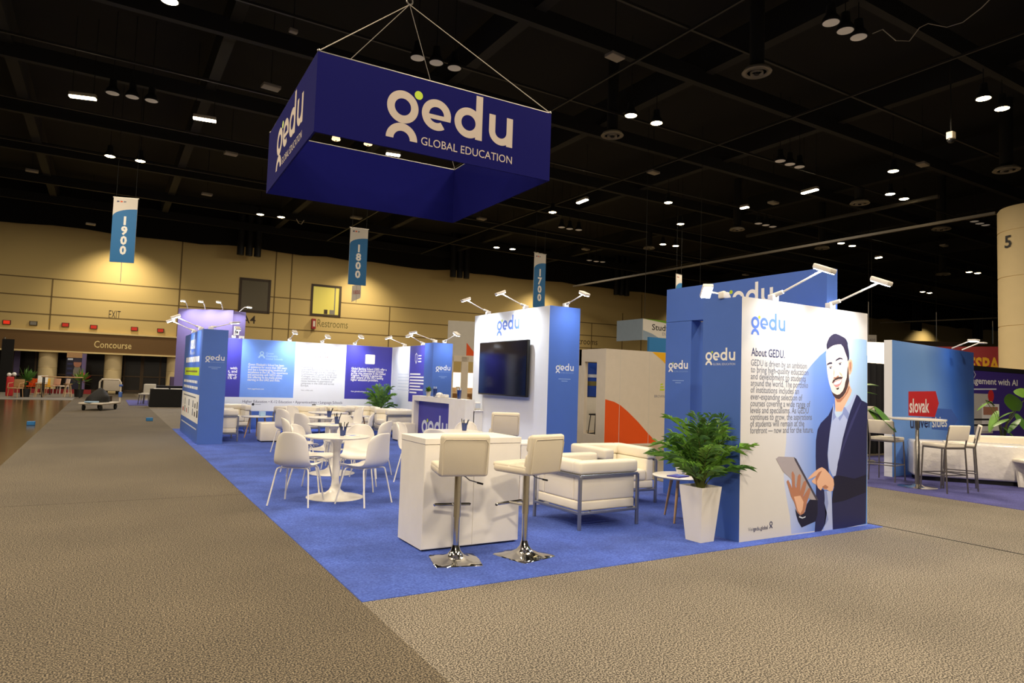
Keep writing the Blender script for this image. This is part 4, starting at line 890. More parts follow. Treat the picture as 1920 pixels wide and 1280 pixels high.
# ------------------------------------------------------------------ bar stools
def make_bar_stool(lab, loc, rz):
    t = thing('bar_stool', lab, 'bar stool', loc, rz, 'white padded chrome bar stools')
    b = MB()
    n = 24; vs = []; fs = []
    prof = [(1.0, 0), (1.0, .008), (.8, .016), (.55, .028), (.35, .05), (.2, .085), (.14, .13)]
    for k, (s, z) in enumerate(prof):
        rr = min(1, k / 4)
        for j in range(n):
            a = 2 * PI * j / n + PI / 4
            c, sn = math.cos(a), math.sin(a)
            sq = 1 / max(abs(c), abs(sn)); q = sq + (1 - sq) * rr
            q = min(q, 1.36)
            R = .2 * s * (1 - rr) + rr * .2 * s
            vs.append((R * c * q, R * sn * q, z))
    for k in range(len(prof) - 1):
        for j in range(n): fs.append((k * n + j, k * n + (j + 1) % n, (k + 1) * n + (j + 1) % n, (k + 1) * n + j))
    fs.append(tuple(range(n))[::-1]); fs.append(tuple((len(prof) - 1) * n + j for j in range(n)))
    b.add(vs, fs, 'chrome', True); b.build('base_plate', t)
    b = MB(); b.lathe([(.026, .12), (.026, .40)], 'chrome', 18); b.build('lower_pole', t)
    b = MB(); b.lathe([(.0, .36), (.031, .36), (.031, .70), (.06, .705), (.06, .715), (.0, .715)], 'chrome', 18); b.build('upper_pole', t)
    b = MB(); b.tube([(0, .03, .43), (0, .2, .425)], .012, 'chrome', 8); b.tube([(-.16, .2, .42), (-.15, .205, .425), (.15, .205, .425), (.16, .2, .42)], .013, 'chrome', 8); b.build('footrest', t)
    b = MB(); b.rbox(-.205, .205, -.19, .22, .715, .79, 'stool_leather', .03); b.rbox(-.2, .2, .02, .23, .755, .80, 'stool_leather', .025); b.rbox(-.2, .2, -.19, .03, .755, .80, 'stool_leather', .025); b.build('seat', t)
    b = MB(); b.M = Matrix.Translation((0, -.185, .72)) @ Matrix.Rotation(math.radians(8), 4, 'X')
    b.rbox(-.205, .205, -.035, .03, 0, .345, 'stool_leather', .03)
    for z0 in (.03, .19): b.rbox(-.195, .195, .0, .055, z0, z0 + .14, 'stool_leather', .025)
    b.tube([(-.18, -.037, .02), (-.185, -.037, .28), (-.165, -.037, .31), (.165, -.037, .31), (.185, -.037, .28), (.18, -.037, .02)], .004, 'stool_leather', 6)
    b.build('backrest', t)
    b = MB(); b.tube([(.02, 0, .71), (.06, -.01, .69), (.09, -.03, .665), (.17, -.06, .645)], .005, 'dark_chrome', 6); b.tube([(.15, -.055, .648), (.2, -.07, .637)], .008, 'rubber', 6); b.build('lever', t)
    return t
ST = make_bar_stool('white padded bar stool standing left before the front counter, back to the camera', (2.58, 5.09, Z0), math.radians(-15))
dup(ST, (3.2, 5.0, Z0), math.radians(14), 'white padded bar stool right of the other one, turned further left')
dup(ST, (5.05, 8.55, Z0), math.radians(-25), 'white padded bar stool behind the counter in front of the screen wall')

# ------------------------------------------------------------------ chrome-framed club armchairs
def make_armchair(lab, loc, rz):
    W, Dp, Hh = .40, .40, .70            # half width, half depth, height; opens towards +y
    t = thing('armchair', lab, 'armchair', loc, rz, 'white leather armchairs in chrome frames')
    for sx in (-1, 1):
        for sy in (-1, 1):
            b = MB(); b.rbox(sx * W - .016, sx * W + .016, sy * Dp - .016, sy * Dp + .016, 0, .55, 'dark_chrome', .004, 1); b.build('leg', t)
    b = MB()
    for z in (.155, .535):
        for sx in (-1, 1): b.rbox(sx * W - .014, sx * W + .014, -Dp, Dp, z, z + .028, 'dark_chrome', .004, 1)
        b.rbox(-W, W, -Dp - .014, -Dp + .014, z, z + .028, 'dark_chrome', .004, 1)
    b.rbox(-W, W, Dp - .014, Dp + .014, .155, .183, 'dark_chrome', .004, 1)
    b.build('rail', t)
    q = .012
    b = MB(); b.rbox(-W + .02, W - .02, -Dp + .02, Dp - .02, .185, .285, 'white_leather', .02); b.build('base_cushion', t)
    b = MB(); b.rbox(-W + .14, W - .14, -Dp + .14, Dp - .005, .285, .43, 'white_leather', .035); b.build('seat_cushion', t)
    for sx in (-1, 1):
        x0, x1 = sorted((sx * (W - .135), sx * (W - .022)))
        b = MB(); b.rbox(x0, x1, -Dp + .02, Dp - .02, .285, .56, 'white_leather', .02)
        x0, x1 = sorted((sx * (W - .14), sx * (W + .012)))
        b.rbox(x0, x1, -Dp - .01, Dp + .005, .562, .70, 'white_leather', .035); b.build('arm_cushion', t)
    b = MB(); b.rbox(-W + .135, W - .135, -Dp + .02, -Dp + .14, .285, .56, 'white_leather', .02); b.rbox(-W + .1, W - .1, -Dp - .012, -Dp + .145, .562, .70, 'white_leather', .035); b.build('back_cushion', t)
    return t
AC = make_armchair('white leather armchair in chrome frame, nearest, showing its outer side beside the bar stool', (4.635, 6.02, Z0), math.radians(-88))
dup(AC, (5.83, 7.0, Z0), math.radians(176), 'white leather armchair facing the camera behind the nearest armchair')
dup(AC, (2.78, 18.35, Z0), math.radians(180), 'white armchair against the rear wall at its far left')
dup(AC, (2.15, 16.22, Z0), math.radians(-90), 'armchair mostly hidden behind the left end wall, only a chrome edge showing')
dup(AC, (4.2, 17.45, Z0), math.radians(205), 'white armchair before the blue rear panel, chrome side frame showing')
dup(AC, (5.2, 17.95, Z0), math.radians(182), 'white armchair against the white rear panel behind the dining chairs')
dup(AC, (6.1, 18.0, Z0), math.radians(172), 'white armchair left of the rear potted palm')
dup(AC, (6.5, 16.62, Z0), math.radians(95), 'white armchair facing left beside the reception desk end')

# ------------------------------------------------------------------ ottomans and coffee tables
def ottoman(x, y, lab):
    t = thing('ottoman', lab, 'ottoman', (x, y, Z0), 0, 'white cube ottomans')
    b = MB(); b.rbox(-.215, .215, -.215, .215, .02, .425, 'white_leather', .025); b.build('cushion', t)
    b = MB(); b.box(-.19, .19, -.19, .19, 0, .022, 'black'); b.build('base', t)
    return t
ottoman(3.19, 15.74, 'white cube ottoman beside the left coffee table'); ottoman(6.27, 15.38, 'white cube ottoman left of the reception desk')
def coffee_table(x, y, r, h, lab, a0=0.4):
    t = thing('coffee_table', lab, 'coffee table', (x, y, Z0), 0, 'round white coffee tables on wooden legs')
    b = MB(); b.lathe([(1e-6, h - .022), (r * .96, h - .022), (r, h - .01), (r, h - .004), (r * .985, h), (1e-6, h)], 'white_gloss', 40); b.build('table_top', t)
    for k in range(3):
        a = a0 + 2 * PI * k / 3
        b = MB(); b.tube([(r * .5 * math.cos(a), r * .5 * math.sin(a), h - .02), (r * .85 * math.cos(a), r * .85 * math.sin(a), 0)], [.02, .011], 'wood', 10); b.build('leg', t)
    return t
coffee_table(5.72, 5.62, .34, .50, 'round white coffee table with wooden legs left of the big potted palm', math.radians(208))
coffee_table(3.12, 16.75, .36, .50, 'round white coffee table in front of the far left armchair', math.radians(200))
coffee_table(5.55, 16.75, .33, .52, 'round white coffee table left of the right cube ottoman', math.radians(250))
b = MB(); b.rbox(-.15, .06, -.08, .08, 0, .012, 'indigo', .002, 1); b.box(-.05, .05, -.05, .05, .012, .0125, 'ink_blue'); o = b.build('brochure', None, (5.62, 5.56, .506), .2); tag(o, 'indigo brochures lying on the front coffee table', 'brochure')
b = MB(); b.rbox(-.1, .1, -.07, .07, 0, .03, 'cream', .003, 1); o = b.build('leaflet_stack', None, (5.83, 5.53, .506), -.2); tag(o, 'fanned pale leaflets on the front coffee table beside the palm', 'leaflets')
b = MB(); b.M = Matrix.Rotation(.12, 4, 'X'); b.box(-.1, .1, -.008, .008, .002, .16, 'ink_white'); b.M = Matrix.Rotation(-.25, 4, 'X'); b.box(-.1, .1, .03, .046, .004, .15, 'ink_white'); b.M = None
o = b.build('menu_card', None, (5.84, 5.74, .508), .6); tag(o, 'white folded card standing on the front coffee table behind the palm leaves', 'card')
b = MB(); b.rbox(-.06, .06, -.05, .05, 0, .11, 'pale_blue', .004, 1); o = b.build('card_box', None, (3.22, 16.7, .506), .3); tag(o, 'pale blue-white card holder on the left coffee table', 'card holder')
b = MB(); b.rbox(-.08, .08, -.05, .05, 0, .09, 'ink_white', .004, 1); o = b.build('card_box', None, (5.5, 16.73, .526), .3); tag(o, 'white card holder on the right coffee table', 'card holder')

# ------------------------------------------------------------------ low shelf by the screen wall
t = thing('shelf_unit', 'low white shelf unit with boxes inside, glimpsed between counter and bar stool', 'shelf', (4.4, 7.0, Z0))
b = MB(); b.box(0, .42, 0, .02, 0, .74, 'white'); b.box(0, .42, .43, .45, 0, .74, 'white'); b.box(.4, .42, 0, .45, 0, .74, 'white'); b.build('side_panel', t)
for z in (0.0, .36, .73):
    b = MB(); b.rbox(-.005, .425, -.005, .455, z, z + .025, 'white', .003, 1); b.build('shelf', t)
b = MB(); b.rbox(.03, .36, .05, .38, .386, .64, 'cardboard', .004, 1); b.box(.026, .03, .1, .25, .42, .58, 'ink_white')
o = b.build('carton', None, (4.4, 7.0, Z0)); tag(o, 'brown carton with white label on the upper shelf of the low unit', 'box')
b = MB(); b.rbox(.04, .36, .06, .36, .026, .25, 'cardboard', .004, 1); o = b.build('carton', None, (4.4, 7.0, Z0)); tag(o, 'brown carton on the lower shelf of the low unit', 'box')

# ------------------------------------------------------------------ reception desk
t = thing('reception_desk', 'tall white reception desk with recessed indigo logo front', 'reception desk', (6.46, 12.55, Z0))
b = MB(); L = 2.84
b.box(0, .22, 0, L, 0, .12, 'white'); b.box(0, .22, 0, L, .98, 1.10, 'white'); b.box(0, .22, 0, .78, .12, .98, 'white'); b.box(0, .22, L - .12, L, .12, .98, 'white'); b.build('front_frame', t)
b = MB(); b.box(.13, .15, .78, L - .12, .12, .98, 'indigo')
b.logo(((.13, 0, 0), (0, -1, 0), (0, 0, 1)), -2.5, .37, 1.45, 'ink_pale', 'lime', None, .006, 32); b.build('logo_panel', t)
b = MB(); b.box(.2, .62, 0, .03, 0, .86, 'white'); b.box(.2, .62, L - .03, L, 0, .86, 'white'); b.build('side_panel', t)
b = MB(); b.rbox(.2, .66, -.03, L + .01, .86, .89, 'white', .005, 1); b.build('worktop', t)
TOPZ = 1.106
b = MB(); b.lathe([(.045, 0), (.06, .12), (.055, .12), (.042, .01), (1e-6, .01)], 'pale_grey', 16); b.lathe([(1e-6, .1), (.05, .1)], 'soil', 12)
t = thing('potted_plant', 'small green plant in a pale pot on the reception desk', 'plant', (6.54, 14.62, TOPZ)); b.build('pot', t)
b = MB(); rnd = random.Random(12)
for k in range(60):
    a = rnd.random() * 6.28; e = rnd.uniform(.1, 1.4); L2 = rnd.uniform(.08, .17); c = Vector((math.cos(a) * math.cos(e), math.sin(a) * math.cos(e), math.sin(e))); s = c.cross(Vector((.3, .2, 1))).normalized() * .018
    o0 = Vector((0, 0, .1)); m_ = o0 + c * L2 * .6; e_ = o0 + c * L2
    b.add([tuple(o0), tuple(m_ + s), tuple(e_), tuple(m_ - s)], [(0, 1, 2, 3)], 'leaf_big')
b.build('foliage', t)
for (y, x), lab in (((14.28, 6.55), 'tall dark blue tumbler beside the small plant on the reception desk'), ((13.03, 6.55), 'dark blue tumbler at the right end of the reception desk')):
    t = thing('tumbler', lab, 'cup', (x, y, TOPZ), 0, 'dark blue tumblers on the reception desk')
    b = MB(); b.lathe([(.035, 0), (.038, .003), (.052, .19), (.048, .19), (.036, .01), (1e-6, .01)], 'navy_glass', 18); b.build('cup', t)
    for k in range(4):
        a = k * 1.6; b = MB(); b.tube([(.015 * math.cos(a), .015 * math.sin(a), .02), (.04 * math.cos(a), .04 * math.sin(a), .235)], .006, 'ink_white' if k % 2 else 'pale_blue', 6); b.build('pen', t)
b = MB(); b.sphere((0, 0, .05), .085, 'white_plastic', 16, .75); b.rbox(-.09, .09, -.07, .07, 0, .03, 'white_plastic', .01); o = b.build('device', None, (6.54, 14.0, TOPZ)); tag(o, 'white rounded gadget standing on the reception desk beside the tumbler', 'gadget')
b = MB(); b.rbox(-.05, .05, -.12, .12, 0, .075, 'white_plastic', .02); o = b.build('tissue_box', None, (6.54, 13.72, TOPZ)); tag(o, 'small white box on the reception desk right of the rounded gadget', 'box')
b = MB(); b.rbox(-.12, .12, -.09, .09, 0, .16, 'white_plastic', .02); b.box(-.1, .1, -.092, -.09, .03, .13, 'ink_pale'); o = b.build('printer', None, (6.86, 12.75, .896)); tag(o, 'white box-shaped device on the low end of the reception desk', 'printer')
# ------------------------------------------------------------------ palms
def palm(parent, n, h, spread, seed, z0, mat_='leaf', leaf_l=.2, lw=.012, bias=(0, 0), lim=None):
    rnd = random.Random(seed)
    for k in range(n):
        a = 2 * PI * k / n * 2.4 + rnd.uniform(-.3, .3); hh = h * rnd.uniform(.3, 1.0); sp = spread * rnd.uniform(.4, 1.1) * (1.3 - .55 * hh / h)
        dx, dy = math.cos(a) + bias[0], math.sin(a) + bias[1]
        P = []
        for i in range(9):
            s = i / 8
            P.append(Vector((dx * sp * s ** 1.8 + .03 * math.cos(a), dy * sp * s ** 1.8 + .03 * math.sin(a), z0 + hh * (s * 1.25 - .35 * s ** 3.2))))
        if lim: P = [lim(p) for p in P]
        b = MB(); b.tube([tuple(p) for p in P], [.007 - .0007 * i for i in range(9)], 'stem', 5)
        m = mat_ if rnd.random() < .65 else 'leaf_dark'
        for i in range(15):
            s = .3 + .7 * i / 14; q = s * 8; j = min(int(q), 7); c = P[j].lerp(P[j + 1], q - j); d = (P[j + 1] - P[j]).normalized()
            side_ = d.cross(Vector((0, 0, 1)));
            if side_.length < .05: side_ = Vector((dy, -dx, 0))
            side_.normalize()
            for sg in (-1, 1):
                L = leaf_l * (1 - .55 * abs(s - .6) / .6) * rnd.uniform(.75, 1.15)
                dirv = (side_ * sg * rnd.uniform(.45, .9) + d * .8 + Vector((0, 0, .1 + rnd.uniform(-.35, .3)))).normalized()
                w = dirv.cross(Vector((rnd.uniform(-.3, .3), rnd.uniform(-.3, .3), 1))).normalized() * lw
                e = c + dirv * L + Vector((0, 0, -.3 * L * L / leaf_l))
                m1 = c + dirv * L * .45 + Vector((0, 0, .01))
                Q = [c, m1 + w, e, m1 - w]
                if lim: Q = [lim(Vector(v)) for v in Q]
                b.add([tuple(v) for v in Q], [(0, 1, 2), (0, 2, 3)], m)
        b.build('frond', parent)
pz = .535
t = thing('potted_palm', 'large green palm in a faceted white planter beside the portrait wall', 'potted plant', (5.12, 4.79, Z0), math.radians(3))
b = MB(); vs = []
for z, w, tw in ((0, .095, 0), (pz, .145, 0)):
    for sx, sy in ((-1, -1), (1, -1), (1, 1), (-1, 1)): vs.append((sx * w, sy * w, z))
for sx, sy in ((-1, -1), (1, -1), (1, 1), (-1, 1)): vs.append((sx * .132, sy * .132, pz))
for sx, sy in ((-1, -1), (1, -1), (1, 1), (-1, 1)): vs.append((sx * .125, sy * .125, pz - .06))
fs = [(0, 3, 2, 1)]
for i in range(4):
    j = (i + 1) % 4
    fs += [(i, j, 4 + j, 4 + i), (4 + i, 4 + j, 8 + j, 8 + i), (8 + i, 8 + j, 12 + j, 12 + i)]
b.add(vs, fs, 'white_plastic'); b.build('planter', t)
b = MB(); b.add([vs[12], vs[13], vs[14], vs[15]], [(0, 1, 2, 3)], 'soil'); b.build('soil', t)
def keep(p):
    if p.y > -.26 and p.x > .27: p.x = .27
    return p
palm(t, 38, .86, .44, 5, pz - .05, 'leaf', .2, .0085, (0, 0), keep)
t = thing('potted_palm', 'smaller green palm in a white pot in the rear corner of the booth', 'potted plant', (6.75, 18.45, Z0))
b = MB(); b.lathe([(.13, 0), (.2, .5), (.18, .5), (.165, .44), (1e-6, .44)], 'white_plastic', 4, smooth=False); b.build('planter', t)
def keep(p): p.x = min(p.x, .5); p.y = min(p.y, .55); return p
palm(t, 24, .95, .42, 9, .44, 'leaf', .24, .011, (0, 0), keep)
# ------------------------------------------------------------------ right-hand booth (slovak wall, bar table, stools)
ang = math.radians(8)
ux, uy = math.cos(ang), math.sin(ang)
b = MB(); b.box(0, 4.4, 0, .14, 0, 2.52, 'white_wall')
fr = ((0, 0, 0), (1, 0, 0), (0, 0, 1))
b.flat([(.0, 0), (4.4, 0), (4.4, 2.52), (.0, 2.52)], fr, 'slovak_print', .004)
S0 = .74
b.flat([(S0, 1.12), (S0 + 1.32, 1.08), (S0 + 1.55, 1.36), (S0 + 1.38, 1.61), (S0, 1.58)], fr, 'red', .008)
b.flat([(S0 + 1.16, .84), (S0 + 2.2, .79), (S0 + 2.65, 1.02), (S0 + 2.25, 1.24), (S0 + 1.46, 1.26), (S0 + 1.32, 1.08), (S0 + 1.16, 1.08)], fr, 'blue_wall', .007)
b.text('slovak', fr, S0 + .05, 1.18, .38, 'ink_white', .018, width=.98, off=.012)
b.text('univer', fr, S0 + .08, .88, .32, 'suit', .014, width=1.06, off=.012); b.text('sities', fr, S0 + 1.18, .88, .32, 'ink_white', .014, width=.82, off=.012)
tag(b.build('printed_wall', None, (12.42, 7.0, 0), ang), 'blue slovak universities wall with red arrow behind the right bar stools', 'booth wall')
arm = thing('arm_light', 'bright arm light on top of the blue slovak wall', 'arm light', (12.42 + ux * 2.9, 7.0 + uy * 2.9 - .05, 2.53))
b = MB(); b.tube([(0, 0, 0), (-.05, -.42, .16)], .014, 'white_plastic', 6); b.build('arm', arm)
b = MB(); b.rbox(-.14, .05, -.52, -.36, .13, .17, 'white_plastic', .01); ob = b.build('lamp_head', arm)
b = MB(); b.box(-.12, .03, -.5, -.38, .12, .13, 'lens_cool'); b.build('lens', ob)
arm2 = thing('arm_light', 'unlit arm light at the right end of the slovak wall top', 'arm light', (12.42 + ux * 3.5, 7.0 + uy * 3.5 - .05, 2.53))
b = MB(); b.tube([(0, 0, 0), (.1, -.3, .15)], .012, 'white_plastic', 6); b.build('arm', arm2)
b = MB(); b.rbox(.02, .18, -.42, -.3, .13, .16, 'white_plastic', .01); b.build('lamp_head', arm2)
area('arm_light_beam', (12.42 + ux * 2.8, 6.45, 2.66), 14, .15, (.92, .96, 1), (math.radians(-40), 0, 0))
def make_bar_chair(lab, loc, rz):
    t = thing('bar_chair', lab, 'bar stool', loc, rz, 'white steel-framed bar chairs at the right booth')
    for sx in (-1, 1):
        b = MB(); b.tube([(sx * .2, .2, .70), (sx * .215, .235, 0)], .012, 'steel', 8); b.build('leg', t)
        b = MB(); b.tube([(sx * .2, -.27, 1.03), (sx * .2, -.2, .70), (sx * .215, -.235, 0)], .012, 'steel', 8); b.build('leg', t)
    b = MB()
    q = .228; z = .28
    b.tube([(-.21, q, z), (.21, q, z), (.21, -q, z), (-.21, -q, z)], .009, 'steel', 6, closed=True); b.build('footrest', t)
    b = MB(); b.tube([(-.2, .2, .69), (.2, .2, .69), (.2, -.2, .69), (-.2, -.2, .69)], .012, 'steel', 6, closed=True); b.build('seat_frame', t)
    b = MB(); b.rbox(-.21, .21, -.2, .23, .70, .76, 'white_leather', .02); b.build('seat', t)
    b = MB(); b.M = Matrix.Translation((0, -.235, .82)) @ Matrix.Rotation(math.radians(12), 4, 'X'); b.rbox(-.205, .205, -.02, .02, 0, .24, 'white_leather', .014); b.build('backrest', t)
    return t
BC = make_bar_chair('white bar chair left of the tall bar table, facing right', (11.86, 6.78, Z0), math.radians(-80))
dup(BC, (11.5, 5.66, Z0), math.radians(-14), 'white bar chair with its back to the camera, right of the bar table pole')
dup(BC, (12.12, 5.72, Z0), math.radians(28), 'white bar chair at the far right of the bar table, before the wrapped counter')
t = thing('bar_table', 'tall bar table with thin round white top and steel pole', 'bar table', (11.52, 6.08, Z0))
b = MB(); b.lathe([(1e-6, 1.095), (.40, 1.095), (.42, 1.105), (.42, 1.125), (1e-6, 1.13)], 'white_gloss', 40); b.build('table_top', t)
b = MB(); b.lathe([(.036, .02), (.036, .75), (.028, .76), (.028, 1.095)], 'steel', 18); b.build('pole', t)
b = MB(); b.lathe([(.29, 0), (.29, .008), (.1, .022), (.06, .05), (1e-6, .05)], 'chrome', 36); b.build('base_plate', t)
t = thing('wrapped_counter', 'long low white counter wrapped in clear plastic behind the right bar chairs', 'counter', (12.56, 6.7, Z0), math.radians(-50))
b = MB(); b.rbox(0, 1.75, -.1, .42, .1, .68, 'white', .03); b.build('body', t)
b = MB(); b.rbox(-.02, 1.79, -.12, .44, .07, .70, 'plastic_wrap', .05); b.build('plastic_wrap', t)
b = MB(); b.box(.05, 1.7, -.05, .36, 0, .1, 'black'); b.build('plinth', t)
b = MB(); vs = []; rnd = random.Random(2)
for i in range(9):
    vs += [(1.5 + .045 * i, -.14 - .02 * rnd.random(), .3 - .03 * i), (1.5 + .05 * i, -.2 - .08 * rnd.random(), .01)]
b.add(vs, [(2 * i, 2 * i + 1, 2 * i + 3, 2 * i + 2) for i in range(8)], 'plastic_wrap', True); b.build('plastic_skirt', t)
t = thing('bench_sofa', 'long white bench sofa at the right edge behind the wrapped counter', 'sofa', (13.75, 6.45, Z0), math.radians(-30))
b = MB(); b.rbox(0, 3.0, .3, .46, .2, .78, 'white_leather', .04); b.build('backrest', t)
b = MB(); b.rbox(0, 3.0, -.25, .32, .36, .5, 'white_leather', .04); b.build('seat', t)
b = MB()
for x in (.1, 2.7): b.rbox(x, x + .12, -.2, .3, 0, .36, 'white_leather', .02)
b.build('support', t)
t = thing('side_table', 'white low table on crossed chrome legs at the right edge', 'table', (13.5, 5.12, Z0), math.radians(-35))
b = MB(); b.rbox(-.3, .4, -.25, .25, .42, .48, 'white_leather', .02); b.build('table_top', t)
b = MB(); b.tube([(-.26, -.2, .02), (.3, -.2, .42)], .012, 'chrome', 6); b.tube([(.3, -.2, .02), (-.26, -.2, .42)], .012, 'chrome', 6); b.tube([(-.26, -.2, .012), (.3, -.2, .012)], .012, 'chrome', 6); b.tube([(-.26, -.2, .0), (-.26, -.2, .42)], .01, 'chrome', 6); b.tube([(.3, -.2, .0), (.3, -.2, .42)], .01, 'chrome', 6); b.build('leg_frame', t)
b = MB(); b.rbox(-.25, .25, -.4, .4, .0, .55, 'white_leather', .05)
tag(b.build('pouf', None, (13.75, 4.45, Z0), -.5), 'white upholstered block cut by the right edge of the photo', 'ottoman')

def big_leaf(b, c, tip, w, m, droop=.12, n=7, notch=0):
    c, tip = Vector(c), Vector(tip); d = tip - c; s = d.cross(Vector((0, 0, 1)))
    if s.length < 1e-3: s = Vector((1, 0, 0))
    s.normalize(); vs = []
    for i in range(n + 1):
        f = i / n; p = c + d * f - Vector((0, 0, droop * f * f)); ww = w * math.sin(PI * min(.98, f * .86 + .1)) ** .8
        vs += [tuple(p + s * ww + Vector((0, 0, -.1 * ww))), tuple(p + Vector((0, 0, .08 * ww))), tuple(p - s * ww + Vector((0, 0, -.1 * ww)))]
    fs = []
    for i in range(n):
        for j in range(2): fs.append((3 * i + j, 3 * i + j + 1, 3 * i + j + 4, 3 * i + j + 3))
    b.add(vs, fs, m, True)
def leaf_plant(name, lab, base, leaves, pot_r=.16, pot_h=.4, pot='white_plastic'):
    t = thing(name, lab, 'potted plant', base)
    b = MB(); b.lathe([(pot_r * .75, 0), (pot_r, pot_h), (pot_r * .9, pot_h), (pot_r * .85, pot_h - .04), (1e-6, pot_h - .04)], pot, 20); b.build('planter', t)
    for (c, tip, w, m) in leaves:
        b = MB(); c = Vector(c) - Vector(base); tip = Vector(tip) - Vector(base)
        b.tube([(0, 0, pot_h - .05), (c.x * .3, c.y * .3, pot_h + (c.z - pot_h) * .6), tuple(c)], .008, 'stem', 5); big_leaf(b, c, tip, w, m); b.build('leaf', t)
    return t
leaf_plant('leaf_plant', 'plant with big bright green leaves at the right edge of the photo', (18.163,7.64,0),
    [((18.022,7.302,1.232), (17.634,7.265,1.74), .17, 'leaf_big'), ((17.98,7.071,1.547), (18.323,7.309,1.88), .2, 'leaf_big'), ((17.855,7.287,1.208), (17.678,7.514,1.157), .09, 'leaf'), ((17.991,7.451,1.039), (17.584,7.584,0.969), .1, 'leaf'), ((18.224,7.31,1.048), (17.888,7.411,0.833), .09, 'leaf_dark'),
     ((18.375,7.445,1.165), (18.255,7.187,0.872), .1, 'leaf_dark'), ((18.109,7.719,1.211), (17.744,7.731,0.835), .09, 'leaf'), ((17.966,7.789,1.432), (17.691,7.962,1.321), .06, 'leaf'), ((17.856,7.853,1.453), (18.042,7.743,1.435), .05, 'leaf_big'), ((18.011,7.57,0.845), (18.055,7.321,0.68), .09, 'leaf_dark')], .17, .45)
leaf_plant('leaf_plant', 'plant whose drooping leaf shows just right of the printed man', (10.2, 6.75, Z0),
    [((11.642,7.045,1.25), (11.714,6.769,1.237), .1, 'leaf_dark'), ((11.689,6.898,1.287), (11.628,6.488,0.987), .09, 'leaf_dark'), ((11.692,7.016,1.243), (11.626,6.718,1.054), .07, 'leaf'), ((12.305,7.552,1.667), (12.612,7.36,1.78), .16, 'leaf_big'), ((12.209,7.62,1.531), (12.596,7.381,1.617), .14, 'leaf_big')], .18, .5)
b = MB(); b.rbox(-.2, .2, -.03, .03, 0, .3, 'white_leather', .02); b.box(-.02, .02, -.02, .02, -.9, 0, 'steel'); b.box(-.2, .2, -.2, .2, -.93, -.9, 'steel')
tag(b.build('bar_chair', None, (14.569,8.828,0.936), -.9), 'white bar chair edge just right of the printed man under the leaf', 'bar stool')

# dark draped wall and lit booth behind, between portrait wall and slovak wall
b = MB()
vs = []; N = 36
for i in range(N + 1):
    x = 13.0 + 4.6 * i / N; vs += [(x, 9.9 + (.06 if i % 2 else 0), .0), (x, 9.9 + (.06 if i % 2 else 0), 2.3)]
b.add(vs, [(2 * i, 2 * i + 2, 2 * i + 3, 2 * i + 1) for i in range(N)], 'soft_black')
tag(b.build('drape_wall'), 'black pleated drape wall between the portrait wall and the slovak wall', 'drape')
b = MB(); b.box(0, .35, 0, .05, 0, 2.3, 'purple'); tag(b.build('hanging_drape', None, (17.356,10.099,0)), 'narrow violet panel at the right end of the black drape', 'drape')
b = MB(); b.rbox(-1.2, 1.0, -.05, .05, -.55, .55, 'booth_light', .02); b.box(-1.2, 1.0, -.03, .03, -2.97, -.55, 'cream')
tag(b.build('light_box', None, (25.423,15.003,2.97), -.5), 'glowing white booth front above the black drape', 'light box')
b = MB(); b.box(-.3, .3, -.02, .02, -.3, .3, 'banner_white'); b.text('1400', ((0, -.02, 0), (1, 0, 0), (0, 0, 1)), 0, -.1, .25, 'ink_grey', 0, align='c'); b.tube([(0, 0, .3), (0, 0, 12.99 - 4.738)], .01, 'pipe_grey', 5)
tag(b.build('aisle_card', None, (38.89,23.146,4.738), -.5), 'small hanging white card ending in 00 right of the portrait wall', 'sign')

# purple engagement wall, red wall and cream column
b = MB(); b.box(18.2, 27, 9.0, 9.12, 0, 2.32, 'purple'); b.box(18.2, 27, 8.98, 9.14, 2.24, 2.36, 'black')
fr = front(9.0)
P = [(19.658,1.883),(22.331,1.945),(19.656,1.766),(21.073,1.8),(19.654,1.618),(20.846,1.129),(20.251,1.349),(21.222,1.016),(20.761,1.565),(19.816,2.12)]
b.text('engagement with AI', fr, P[1][0], P[0][1], .24, 'ink_white', .02, width=(P[1][0] - P[0][0]) * 1.18, align='r', off=.006)
b.flat([(P[2][0], P[2][1] - .06), (P[3][0], P[3][1] - .06), (P[3][0], P[3][1] - .02), (P[2][0], P[2][1] - .02)], fr, 'ink_pale', .006)
b.flat([(P[4][0] - .4, .55), (P[5][0], .55), (P[5][0], P[4][1]), (P[4][0] - .4, P[4][1])], fr, 'pale_grey', .006)
b.flat([(P[6][0], .62), (P[7][0], .62), (P[7][0], P[6][1]), (P[6][0], P[6][1])], fr, 'ink_white', .009)
b.flat([(P[6][0] + .08, P[6][1] - .3), (P[7][0] - .08, P[6][1] - .3), (P[7][0] - .08, P[6][1] - .08), (P[6][0] + .08, P[6][1] - .08)], fr, 'skin_dark', .011)
for z in (.9, .75): b.flat([(P[4][0] - .1, z), (P[5][0] - .2, z), (P[5][0] - .2, z + .05), (P[4][0] - .1, z + .05)], fr, 'ink_black', .011)
b.flat([(P[8][0] + .17 * math.cos(2 * PI * k / 24), P[8][1] + .17 * math.sin(2 * PI * k / 24)) for k in range(24)], fr, 'red', .012)
b.ring(fr, P[9][0], P[9][1], .1, .13, 0, 2 * PI, 'ink_pale', .008, 4)
tag(b.build('printed_wall'), 'violet wall reading engagement with AI behind the right plant', 'booth wall')
A = (33.588,18.215,3.837); B = (35.332,14.813,4.039)
L = math.hypot(B[0] - A[0], B[1] - A[1])
b = MB(); b.box(0, L, 0, .2, 0, 3.9, 'dark_red')
fr = ((0, 0, 0), (1, 0, 0), (0, 0, 1))
